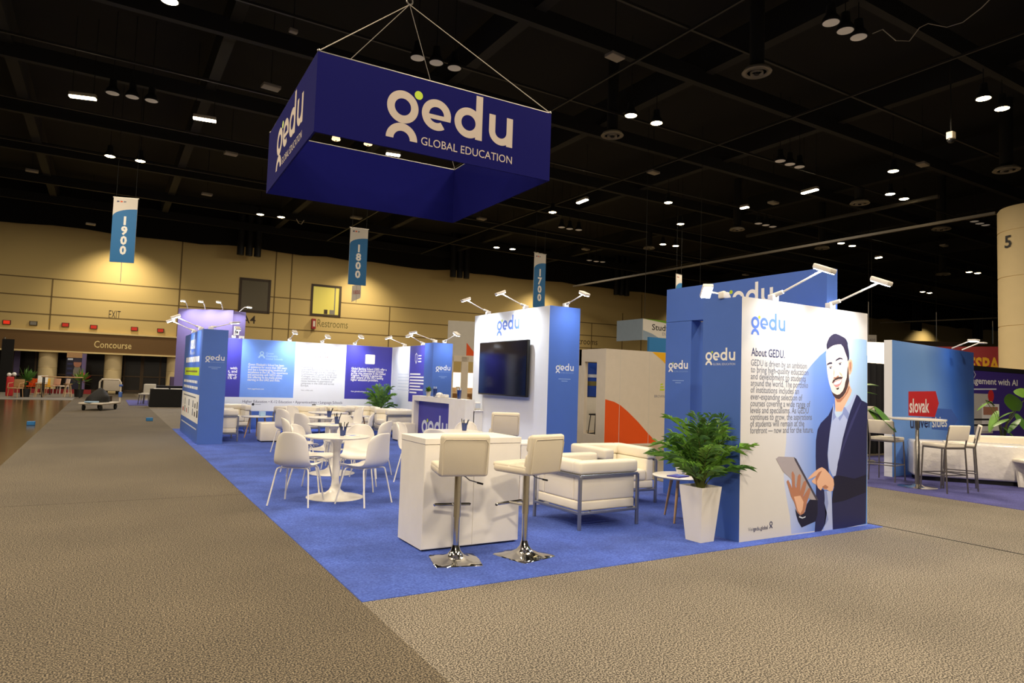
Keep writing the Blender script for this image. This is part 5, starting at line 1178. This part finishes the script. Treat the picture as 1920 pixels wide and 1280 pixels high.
b.text('ESPA\u00d1A', fr, L * .66, 2.72, .95, 'amber', .03, width=2.0, off=.02); b.text('La educaci\u00f3n, nuestra', fr, L * .66, 2.25, .32, 'ink_pale', .012, width=2.3, off=.02)
tag(b.build('printed_wall', None, (A[0], A[1], 0), math.atan2(B[1] - A[1], B[0] - A[0])), 'red wall with yellow ESPA lettering behind the violet wall', 'booth wall')
b = MB(); b.box(-1.6, 1.6, -.05, .05, -.3, .35, 'dark_brown'); b.box(-1.6, 1.6, -.03, .03, -4.092, -.3, 'dark_brown'); tag(b.build('booth_header', None, (37.742,19.206,4.092), -.6), 'small brown booth header left of the red wall', 'sign')
c = (32.056,12.212,2.561)
b = MB(); r = 1.28
prof = []
for z in (0, 2.4, 4.2, 6.05, 7.9): prof += [(r, z + .02), (r, z + (2.38 if z == 0 else 1.78 if z < 6 else 1.83)), (r - .03, z + (2.39 if z == 0 else 1.8 if z < 6 else 1.84))]
prof = [(r, 0)] + [q for z in (2.5, 4.43, 6.42, 8.3) for q in ((r, z - .02), (r - .03, z - .015), (r - .03, z + .015), (r, z + .02))] + [(r, 9.2), (r * .95, 9.3), (.02, 9.3)]
b.lathe(prof, 'column_cream', 48, (c[0], c[1]))
va = math.atan2(-c[1], -c[0])
def oncol(da, z, dr=0): return (c[0] + (r + dr) * math.cos(va + da), c[1] + (r + dr) * math.sin(va + da), z)
for da in (.28, .34, .2): b.tube([oncol(da, 0, .05), oncol(da, 8.7, .05)], .05, 'wall_beige', 8)
q = Vector(oncol(-.72, 7.6, .02)); b.text('5', (tuple(q), (math.sin(va - .72) * -1, math.cos(va - .72), 0), (0, 0, 1)), -.2, 0, .7, 'ink_black', .02)
o = b.build('column'); o['kind'] = 'structure'; o['label'] = 'thick cream column with vertical pipes at the right edge'
q = Vector(oncol(-.02, 4.95, .06)); b = MB(); b.rbox(-.11, .11, -.06, .06, -.16, .16, 'dark_red', .01); b.rbox(-.06, .06, -.08, .08, -.1, .02, 'banner_white', .01)
tag(b.build('fire_alarm', None, tuple(q), va + PI / 2), 'small red fire alarm box on the cream column', 'fire alarm')
q = Vector(oncol(.12, 7.05, .1)); b = MB(); b.tube([(-.3, 0, .1), (-.1, 0, .05), (.05, 0, 0)], .04, 'leaf', 6); b.sphere((.1, 0, -.03), .09, 'leaf')
tag(b.build('pipe_valve', None, tuple(q), va + PI / 2), 'green valve on the pipes of the cream column', 'valve')

# ------------------------------------------------------------------ white and orange booth behind
t = thing('partition_booth', 'white partition booth with an orange quarter circle behind the armchairs', 'booth', (10.62, 13.1, 0))
b = MB(); b.box(0, 3.4, 0, .1, 0, 2.42, 'cream')
fr = ((0, 0, 0), (1, 0, 0), (0, 0, 1))
b.flat([(.01, .05), (1.78, .05), (1.45, .3), (1.1, .6), (.75, .86), (.5, 1.02), (.3, 1.1), (.01, 1.16)], fr, 'orange', .004)
b.flat([(1.53, 2.415), (3.39, 2.415), (3.39, 1.3), (2.75, 1.6), (2.3, 1.9), (1.9, 2.2)], fr, 'amber', .004)
for x in (.47, 1.45): b.flat([(x - .006, .05), (x + .006, .05), (x + .006, 2.41), (x - .006, 2.41)], fr, 'pale_grey', .005)
b.text('BROWNS', fr, 1.64, 1.23, .1, 'ink_grey', .004, off=.006)
for k in range(3): b.flat([(1.83, 1.42 + .07 * k), (1.98 - .03 * k, 1.42 + .07 * k), (2.0 - .03 * k, 1.46 + .07 * k), (1.83 + .02 * k, 1.46 + .07 * k)], fr, 'lime', .006)
b.build('wall_panel', t)
# door frame side, looking towards -x
b = MB(); b.box(0, .1, .1, .35, .0, 2.42, 'cream'); b.box(0, .1, .85, 1.1, .0, 2.42, 'cream'); b.box(0, .1, .35, .85, 2.1, 2.42, 'cream'); b.box(0, .1, .35, .85, 0, .25, 'cream'); b.build('open_frame', t)
b = MB(); b.box(0, 3.4, 1.0, 1.1, 2.0, 2.42, 'cream'); b.build('top_beam', t)
t = thing('window_screen', 'blue lit monitor seen through the open frame of the white booth', 'monitor', (10.95, 14.0, 1.6))
b = MB(); b.M = Matrix.Rotation(math.radians(-40), 4, 'Z'); b.box(-.35, .35, 0, .05, -.42, .5, 'bezel'); b.box(-.33, .33, -.006, 0, -.4, .48, 'screen_blue'); b.box(-.25, .3, -.009, -.006, -.12, 0, 'ink_green'); b.box(-.15, .25, -.009, -.006, .1, .18, 'ink_pale'); b.M = None; b.build('screen', t)
t = thing('bar_stool', 'black bar stool seen through the open frame of the white booth', 'bar stool', (11.0, 13.85, 0), .4)
b = MB(); b.rbox(-.17, .17, -.17, .17, .72, .76, 'black', .01); b.build('seat', t)
for sx in (-1, 1):
    for sy in (-1, 1):
        b = MB(); b.tube([(sx * .13, sy * .13, .73), (sx * .2, sy * .2, 0)], .012, 'black', 6); b.build('leg', t)
b = MB(); b.tube([(-.18, -.18, .25), (.18, -.18, .25), (.18, .18, .25), (-.18, .18, .25)], .01, 'black', 6, closed=True); b.build('footrest', t)
b = MB(); b.box(0, 4, 0, .08, 0, 2.6, 'pale_grey'); b.flat([(1.0, 2.6), (3.4, 2.6), (3.4, 2.45), (2.2, 2.38), (1.5, 2.42)], ((0, 0, 0), (1, 0, 0), (0, 0, 1)), 'amber', .006)
tag(b.build('partition_wall', None, (12.2, 17.8, 0)), 'grey wall with a yellow curve just behind the white and orange booth', 'booth wall')
b = MB(); b.box(-.15, 3.4, -.05, .05, 2.72, 3.35, 'banner_blue'); b.box(-.15, 3.4, -.06, .06, 2.62, 2.74, 'dark_red'); b.box(-.15, 0, -.05, .05, 0, 2.62, 'cream'); b.box(0, 3.4, .3, .35, 2.2, 2.62, 'booth_light')
for k in range(3): b.box(.9 + .16 * k, .98 + .16 * k, -.06, -.05, 3.0 - .03 * k, 3.08 - .03 * k, 'ink_white')
tag(b.build('booth_header', None, (17.305,18.713,0)), 'blue and red booth header under the hanging Study sign', 'sign')
# hanging study sign
A = (18.347,20.337,4.236)
t = thing('hanging_sign', 'green and grey hanging sign reading Study in, left of the blue tower', 'hanging sign', (A[0], A[1], A[2] - .86))
b = MB(); b.box(0, 3.4, 0, .04, 0, .86, 'pale_grey'); fr = ((0, 0, 0), (1, 0, 0), (0, 0, 1))
b.flat([(0, .86), (3.4, .86), (3.4, .68), (1.2, .76), (.5, .82)], fr, 'leaf_big', .006); b.flat([(0, 0), (1.2, 0), (.5, .28), (0, .4)], fr, 'grey_blue', .006); b.flat([(.6, 0), (1.45, 0), (.85, .12)], fr, 'leaf_big', .008)
b.text('Study in', fr, .48, .44, .34, 'ink_black', .012, width=1.35, off=.01); b.text('ENJOY', fr, 1.05, .24, .2, 'ink_grey', .0, off=.01); b.build('front_panel', t)
b = MB(); b.box(-.02, .02, .02, 1.6, 0, .86, 'grey_blue'); b.build('side_panel', t)
for x in (.1, 3.2):
    b = MB(); b.tube([(x, .02, .86), (x, .02, 12.9 - A[2] + .86)], .008, 'pipe_dark', 5); b.build('cord', t)
# pale wooden display booth seen between the tower and the screen wall
A = (12.429,25.33,0.5)
t = thing('display_booth', 'white and pale wood display booth glimpsed left of the screen wall', 'booth', (A[0], A[1], 0), -.35)
b = MB(); b.box(-.3, 2.4, -.06, .06, 2.5, 4.0, 'pale_grey'); b.box(-.3, 2.4, -.1, .1, 2.3, 2.55, 'cream'); b.flat([(.5, 2.56), (.95, 2.56), (.5, 3.1)], ((0, -.06, 0), (1, 0, 0), (0, 0, 1)), 'orange', .006); b.build('header', t)
for x in (-.3, .32, 1.25):
    b = MB(); b.box(x, x + .28, -.1, .1, 0, 2.5, 'cream'); b.build('post', t)
b = MB(); b.box(-.3, 2.4, 1.2, 1.25, 0, 1.9, 'pale_wood'); b.box(-.3, 2.4, 1.19, 1.2, 1.2, 1.85, 'booth_light'); b.build('back_panel', t)
for z in (.55, .95):
    b = MB(); b.box(-.3, 2.4, .6, 1.2, z, z + .05, 'pale_wood'); b.build('shelf', t)
rnd = random.Random(6)
for k in range(5):
    b = MB(); b.rbox(0, .16, 0, .12, 0, .14 + .12 * rnd.random(), ['amber', 'cream', 'pale_wood', 'red', 'wood'][k], .01)
    o = b.build('display_item', t, (-.2 + .42 * k, .8, .6 + (.4 if k % 2 else 0)))

# ------------------------------------------------------------------ left background
# lilac booth
A = (3.122,39.969,4.86); B = (5.643,38.448,4.944); C_ = (6.361,39.186,4.929)
hgt = A[2]
b = MB(); L = math.hypot(B[0] - A[0], B[1] - A[1]); b.box(0, L, 0, .2, 0, hgt, 'lilac')
tag(b.build('lilac_wall', None, (A[0], A[1], 0), math.atan2(B[1] - A[1], B[0] - A[0])), 'tall lilac booth wall lit from its top behind the left end wall', 'booth wall')
b = MB(); L2 = .66; b.box(0, L2, 0, .2, 0, hgt - .05, 'lilac'); fr = ((0, 0, 0), (1, 0, 0), (0, 0, 1))
for x, z in ((.08, 3.55), (.36, 3.05), (.08, 2.5)):
    b.flat([(x, z), (x + .28, z), (x + .28, z + .46), (x, z + .46)], fr, 'ink_white', .01); b.flat([(x + .06, z + .1), (x + .22, z + .08), (x + .2, z + .34), (x + .1, z + .36)], fr, 'ink_black', .014)
tag(b.build('lilac_wall', None, (B[0], B[1] + .02, 0), .12), 'narrow lilac wall with three small framed pictures right of the taller lilac wall', 'booth wall')
for i, (px, lab) in enumerate(((352, 'leftmost of the lit arm lights along the lilac wall top'), (385, 'middle lit arm light along the lilac wall top'), (418, 'right lit arm light along the lilac wall top'))):
    f = (px - 335) / 103; bx, by = A[0] + (B[0] - A[0]) * f, A[1] + (B[1] - A[1]) * f
    t = thing('arm_light', lab, 'arm light', (bx, by - .02, hgt), 0, 'arm lights on the lilac booth')
    b = MB(); b.tube([(0, 0, 0), (-.1, -.25, .25), (-.25, -.5, .38)], .025, 'white_plastic', 6); b.build('arm', t)
    b = MB(); b.rbox(-.42, -.18, -.6, -.42, .33, .4, 'white_plastic', .02); ob = b.build('lamp_head', t)
    b = MB(); b.box(-.4, -.2, -.58, -.44, .31, .33, 'lens_cool'); b.build('lens', ob)
    area('arm_light_beam', (bx - .3, by - .5, hgt + .28), 120, .2, (.93, .93, 1), (math.radians(-32), 0, 0))
t = thing('arm_light', 'small arm light on the narrow lilac wall with the framed pictures', 'arm light', (B[0] + .3, B[1], hgt - .05), 0, 'arm lights on the lilac booth')
b = MB(); b.tube([(0, 0, 0), (.2, -.25, .22), (.4, -.4, .28)], .025, 'white_plastic', 6); b.build('arm', t)
b = MB(); b.rbox(.3, .55, -.5, -.34, .22, .28, 'white_plastic', .02); ob = b.build('lamp_head', t)
b = MB(); b.box(.32, .53, -.48, -.36, .2, .22, 'lens_cool'); b.build('lens', ob)
area('arm_light_beam', (B[0] + .45, B[1] - .45, hgt + .18), 80, .2, (.93, .93, 1), (math.radians(-35), 0, 0))
b = MB(); b.rbox(0, 1.5, 0, .7, 0, 1.15, 'lilac_dark', .02); tag(b.build('lilac_counter', None, (3.358,45.395,0)), 'dull lilac counter beside the black draped tables', 'counter')
# black draped tables with white papers
def draped(x0, x1, y0, y1, h, lab):
    b = MB(); n = 40; vs = []
    per = []
    for i in range(n):
        f = i / n * 4; k = int(f); g = f - k
        per.append([(x0 + (x1 - x0) * g, y0), (x1, y0 + (y1 - y0) * g), (x1 - (x1 - x0) * g, y1), (x0, y1 - (y1 - y0) * g)][k])
    cx, cy = (x0 + x1) / 2, (y0 + y1) / 2
    for i, (x, y) in enumerate(per):
        q = 1.0 + (.02 if i % 2 else .0); vs += [(cx + (x - cx) * (q + .01), cy + (y - cy) * (q + .01), 0), (x, y, h)]
    b.add(vs, [(2 * i, (2 * i + 2) % (2 * n), (2 * i + 3) % (2 * n), 2 * i + 1) for i in range(n)] + [tuple(2 * i + 1 for i in range(n))], 'black_cloth')
    return tag(b.build('draped_table'), lab, 'table', 'black cloth-covered tables at the left')
draped(1.62, 3.5, 31.2, 32.0, .74, 'front black draped table with white papers beside the aisle')
draped(1.9, 3.6, 36.2, 37.0, .78, 'rear black draped table behind the grey chairs')
for x, lab in ((1.72, 'white paper sheets at the left end of the front black table'), (2.35, 'white paper sheets in the middle of the front black table')):
    b = MB(); b.rbox(0, .55, 0, .3, 0, .03, 'ink_white', .005, 1); tag(b.build('paper_stack', None, (x, 31.3, .741), .0), lab, 'paper', 'white papers on the black table')
b = MB(); b.box(.9, 3.6, 32.3, 38, -.005, .012, 'violet_carpet'); tag(b.build('booth_carpet'), 'violet carpet strip under the grey chairs at the left aisle', 'carpet')
def simple_chair(lab, loc, rz, seat, legm, s=1.0, group=None, h=.45, arms=False):
    t = thing('chair', lab, 'chair', loc, rz, group)
    b = MB(); b.rbox(-.23, .23, -.22, .24, h - .03, h + .03, seat, .02); b.build('seat', t)
    b = MB(); b.M = Matrix.Translation((0, -.2, h)) @ Matrix.Rotation(.14, 4, 'X'); b.rbox(-.23, .23, -.02, .02, .05, .42, seat, .018); b.build('backrest', t)
    for sx in (-1, 1):
        for sy in (-1, 1):
            b = MB(); b.tube([(sx * .19, sy * .19, h), (sx * .22, sy * .22, 0)], .016, legm, 6); b.build('leg', t)
    if arms:
        b = MB()
        for sx in (-1, 1): b.tube([(sx * .24, -.2, h + .25), (sx * .25, .15, h + .22), (sx * .24, .2, h)], .018, seat, 6)
        b.build('armrest', t)
    return t
GC = simple_chair('nearest pale grey chair behind the black table at the left', (1.55, 33.2, .012), 2.6, 'pale_grey', 'steel', group='pale grey chairs by the black tables')
dup(GC, (1.65, 34.1, .012), 2.9, 'second pale grey chair behind the black table'); dup(GC, (1.75, 34.9, .012), 3.0, 'third pale grey chair behind the black table, farthest of the row')
b = MB(); b.lathe([(1e-6, 0), (.32, .02), (.36, .3), (.3, .62), (.27, .62), (.3, .3), (1e-6, .06)], 'white_plastic', 18); tag(b.build('tub_chair', None, (3.05, 35.2, .012)), 'white round-backed tub chair beside the lilac counter', 'chair')
# platform cart with a black bag
t = thing('platform_cart', 'white platform cart with pipe handle standing on the aisle', 'cart', (-.12, 28.9, 0), math.radians(68))
b = MB(); b.rbox(-.8, .8, -.4, .4, .21, .28, 'cream', .03); b.build('deck', t)
b = MB(); b.tube([(.76, -.37, .27), (.76, -.37, 1.0), (.76, -.3, 1.1), (.76, .3, 1.1), (.76, .37, 1.0), (.76, .37, .27)], .035, 'cream', 8); b.build('handle', t)
for sx in (-.62, .62):
    for sy in (-.28, .28):
        b = MB(); b.M = Matrix.Translation((sx, sy, .1)) @ Matrix.Rotation(PI / 2, 4, 'X'); b.lathe([(1e-6, -.025), (.1, -.025), (.1, .025), (1e-6, .025)], 'rubber', 16); b.M = None
        b.box(sx - .04, sx + .04, sy - .04, sy + .04, .16, .21, 'steel'); b.build('wheel', t)
for z in (.45, .85):
    b = MB(); b.rbox(.71, .81, -.43, -.32, z, z + .2 if z < .6 else z + .08, 'blue_wall', .02); b.build('tape_wrap', t)
b = MB(); n = 14; vs = []; fs = []; rnd = random.Random(5)
for k in range(7):
    f = k / 6; w = .42 * (1 - f ** 2.2) + .04; hh = .52 * f
    for j in range(n):
        a = 2 * PI * j / n; q = 1 + .12 * rnd.uniform(-1, 1); vs.append((w * math.cos(a) * q + .1 * f, .3 * (1 - f ** 2) * math.sin(a) * q, hh))
for k in range(6):
    for j in range(n): fs.append((k * n + j, k * n + (j + 1) % n, (k + 1) * n + (j + 1) % n, (k + 1) * n + j))
fs.append(tuple(6 * n + j for j in range(n)))
b.add(vs, fs, 'soft_black', True); b.tube([(.25, 0, .25), (.34, -.08, .34), (.42, 0, .15)], .015, 'grey', 6)
tag(b.build('bag', None, (-.2, 28.7, .285), math.radians(50)), 'black slumped bag lying on the platform cart', 'bag')
b = MB(); b.rbox(-.2, .2, -.12, .12, 0, .05, 'pale_blue', .01); tag(b.build('folded_cloth', None, (-.38, 28.3, .285), .7), 'light blue folded cloth at the front of the platform cart', 'cloth')
b = MB(); b.rbox(-.1, .1, -.1, .1, 0, .22, 'dark_brown', .02); tag(b.build('tool_box', None, (.12, 29.42, .285), .7), 'small dark box on the platform cart by its handle', 'box')
# blue tape blocks on the floor
for p, lab in (((-1.576,21.271), 'blue tape mark on the glossy concrete at the left'), ((1.183,22.678), 'blue tape mark on the carpet near the black table')):
    b = MB(); b.rbox(-.09, .09, -.07, .07, 0, .1, 'banner_blue', .01, 1); tag(b.build('floor_block', None, (p[0], p[1], 0.0 if p[0] > -1.2 else -.012)), lab, 'floor marker', 'small blue floor markers')
b = MB(); b.rbox(-.42, .42, -.35, .35, .2, .85, 'cream', .04)
for sx in (-.3, .3): b.lathe([(.1, 0), (.1, .2)], 'rubber', 10, (sx, 0))
tag(b.build('wheeled_crate', None, (.35, 46.6, 0), -.1), 'white wheeled crate in front of the column behind the platform cart', 'crate')
# furniture display booth at far left
b = MB(); b.box(-.28, .28, -.06, .06, 0, 3.0, 'black_cloth'); tag(b.build('hanging_drape', None, (-4.85,47.372,0)), 'black drape panel at the far left edge', 'drape')
b = MB(); b.tube([(0, 0, 0), (0, 0, 3.1)], .05, 'steel', 8); tag(b.build('drape_pole', None, (-5.031,47.481,0)), 'thin metal pole left of the black drape', 'pole')
b = MB(); b.box(-.16, .16, -.02, .02, .9, 3.0, 'lilac'); b.tube([(0, 0, 0), (0, 0, .95)], .03, 'steel', 6); tag(b.build('flag_banner', None, (-4.819,52.031,0)), 'narrow pale flag banner right of the black drape', 'banner')
t = thing('banner_stand', 'printed stand with a young face on dark blue at the left booth', 'banner', (-1.632,47.857,0), -.1)
b = MB(); b.box(-.42, .36, -.05, .05, 0, 2.42, 'suit_dark'); fr = ((0, -.05, 0), (1, 0, 0), (0, 0, 1))
b.flat([(-.42, 2.1), (.36, 2.1), (.36, 2.42), (-.42, 2.42)], fr, 'wood', .004)
b.flat([(.14 + .2 * math.cos(2 * PI * k / 20), 1.78 + .27 * math.sin(2 * PI * k / 20)) for k in range(20)], fr, 'skin_dark', .006); b.flat([(-.06, 1.84), (.34, 1.84), (.35, 2.02), (.14, 2.1), (-.05, 2.02)], fr, 'hair', .008); b.flat([(.0, 1.55), (.3, 1.55), (.36, 1.25), (.36, .9), (-.05, .9), (-.05, 1.35)], fr, 'grey', .006)
for k in range(4): b.flat([(-.36, 1.95 - .28 * k), (-.1, 1.95 - .28 * k), (-.1, 2.06 - .28 * k), (-.36, 2.06 - .28 * k)], fr, 'ink_navy' if k else 'ink_pale', .005)
b.build('front_panel', t); b = MB(); b.box(.36, .55, -.05, .3, 0, 2.36, 'lilac'); b.build('side_panel', t)
TF = 'display chairs and stools of the left booth'
LZ = 0
simple_chair('beige armchair nearest the black drape at the far left', (-3.627,39.504,0), 2.7, 'wood', 'wood', group=TF, arms=True)
simple_chair('pale pink chair left of the two behind the bar table', (-2.495,45.786,0), 2.4, 'skin', 'banner_white', group=TF); simple_chair('pale pink chair right of the two behind the bar table', (-2.036,45.599,0), 2.0, 'pale_skin', 'banner_white', group=TF)
simple_chair('white-backed high chair in the middle of the left booth', (-2.865,42.918,0), 3.0, 'ink_white', 'wood', group=TF, h=.62); simple_chair('orange armchair in the left booth beside the plant', (-3.387,43.461,0), 2.6, 'orange', 'wood', group=TF, arms=True); simple_chair('amber low chair in the left booth before the column', (-2.74,43.833,0), 3.3, 'amber', 'dark_brown', group=TF)
def wood_stool(lab, loc):
    t = thing('stool', lab, 'stool', loc, .3, TF)
    b = MB(); b.lathe([(1e-6, .64), (.19, .64), (.19, .68), (1e-6, .68)], 'wood', 16); b.build('seat', t)
    for k in range(4):
        a = PI / 4 + k * PI / 2; b = MB(); b.tube([(.12 * math.cos(a), .12 * math.sin(a), .65), (.22 * math.cos(a), .22 * math.sin(a), 0)], .02, 'pale_wood', 6); b.build('leg', t)
    b = MB(); b.tube([(.19 * math.cos(PI / 4 + k * PI / 2), .19 * math.sin(PI / 4 + k * PI / 2), .2) for k in range(4)], .015, 'pale_wood', 6, closed=True); b.build('footrest', t)
wood_stool('wooden stool left of the bar table in the left booth', (-2.793,40.615,0)); wood_stool('wooden stool under the right end of the bar table in the left booth', (-1.626,41.182,0))
p = (-1.835,40.338)
t = thing('bar_table', 'dark-framed high bar table in the left booth', 'bar table', (p[0], p[1], 0), -.05)
b = MB(); b.rbox(-.85, .85, -.3, .3, .99, 1.04, 'wood', .01); b.build('table_top', t)
for sx in (-1, 1):
    for sy in (-1, 1):
        b = MB(); b.rbox(sx * .78 - .025, sx * .78 + .025, sy * .25 - .025, sy * .25 + .025, 0, .99, 'black', .005, 1); b.build('leg', t)
for p, lab, m in (((-3.329,40.355), 'bushy green plant in a black pot in the left booth', 'leaf_dark'), ((-1.151,41.412), 'red and green flowering plant at the right end of the left booth', 'leaf')):
    t = thing('potted_plant', lab, 'potted plant', (p[0], p[1], 0))
    b = MB(); b.lathe([(.18, 0), (.22, .4), (1e-6, .4)], 'black', 14); b.build('planter', t)
    b = MB(); rnd = random.Random(int(p[0] * 100) % 97)
    for k in range(90):
        a = rnd.random() * 6.28; e = rnd.uniform(-.2, 1.5); L = rnd.uniform(.25, .75); c = Vector((math.cos(a) * math.cos(e) * .8, math.sin(a) * math.cos(e) * .8, math.sin(e))); s = c.cross(Vector((.3, .2, 1))).normalized() * .06
        o0 = Vector((0, 0, .75)) + c * L * .4; b.add([tuple(o0), tuple(o0 + c * L * .4 + s), tuple(o0 + c * L * .75), tuple(o0 + c * L * .4 - s)], [(0, 1, 2, 3)], m if k % 6 or m == 'leaf_dark' else 'red')
    b.tube([(0, 0, .38), (0, 0, .9)], .03, 'stem', 6)
    b.build('foliage', t)
b = MB(); b.box(-1.8, 2.2, -.06, .06, .0, .25, 'dark_red'); tag(b.build('low_kerb', None, (-2.887,46.497,0), -.05), 'low dark red plinth behind the pink chairs', 'plinth')
b = MB(); b.rbox(-.15, .15, -.12, .12, 0, .95, 'red', .04); b.sphere((-.06, 0, 1.05), .1, 'ink_white', 10); b.sphere((.14, 0, 1.08), .1, 'ink_white', 10)
tag(b.build('red_stand', None, (-4.049,41.482,0)), 'narrow red stand with two white balls beside the black drape', 'stand')
b = MB(); b.lathe([(.14, 0), (.12, .02), (.03, .4), (1e-6, .42)], 'red', 12); tag(b.build('traffic_cone', None, (-1.255,47.56,0)), 'small bright red cone right of the printed stand', 'cone')

bpy.data.objects.remove(_txo)
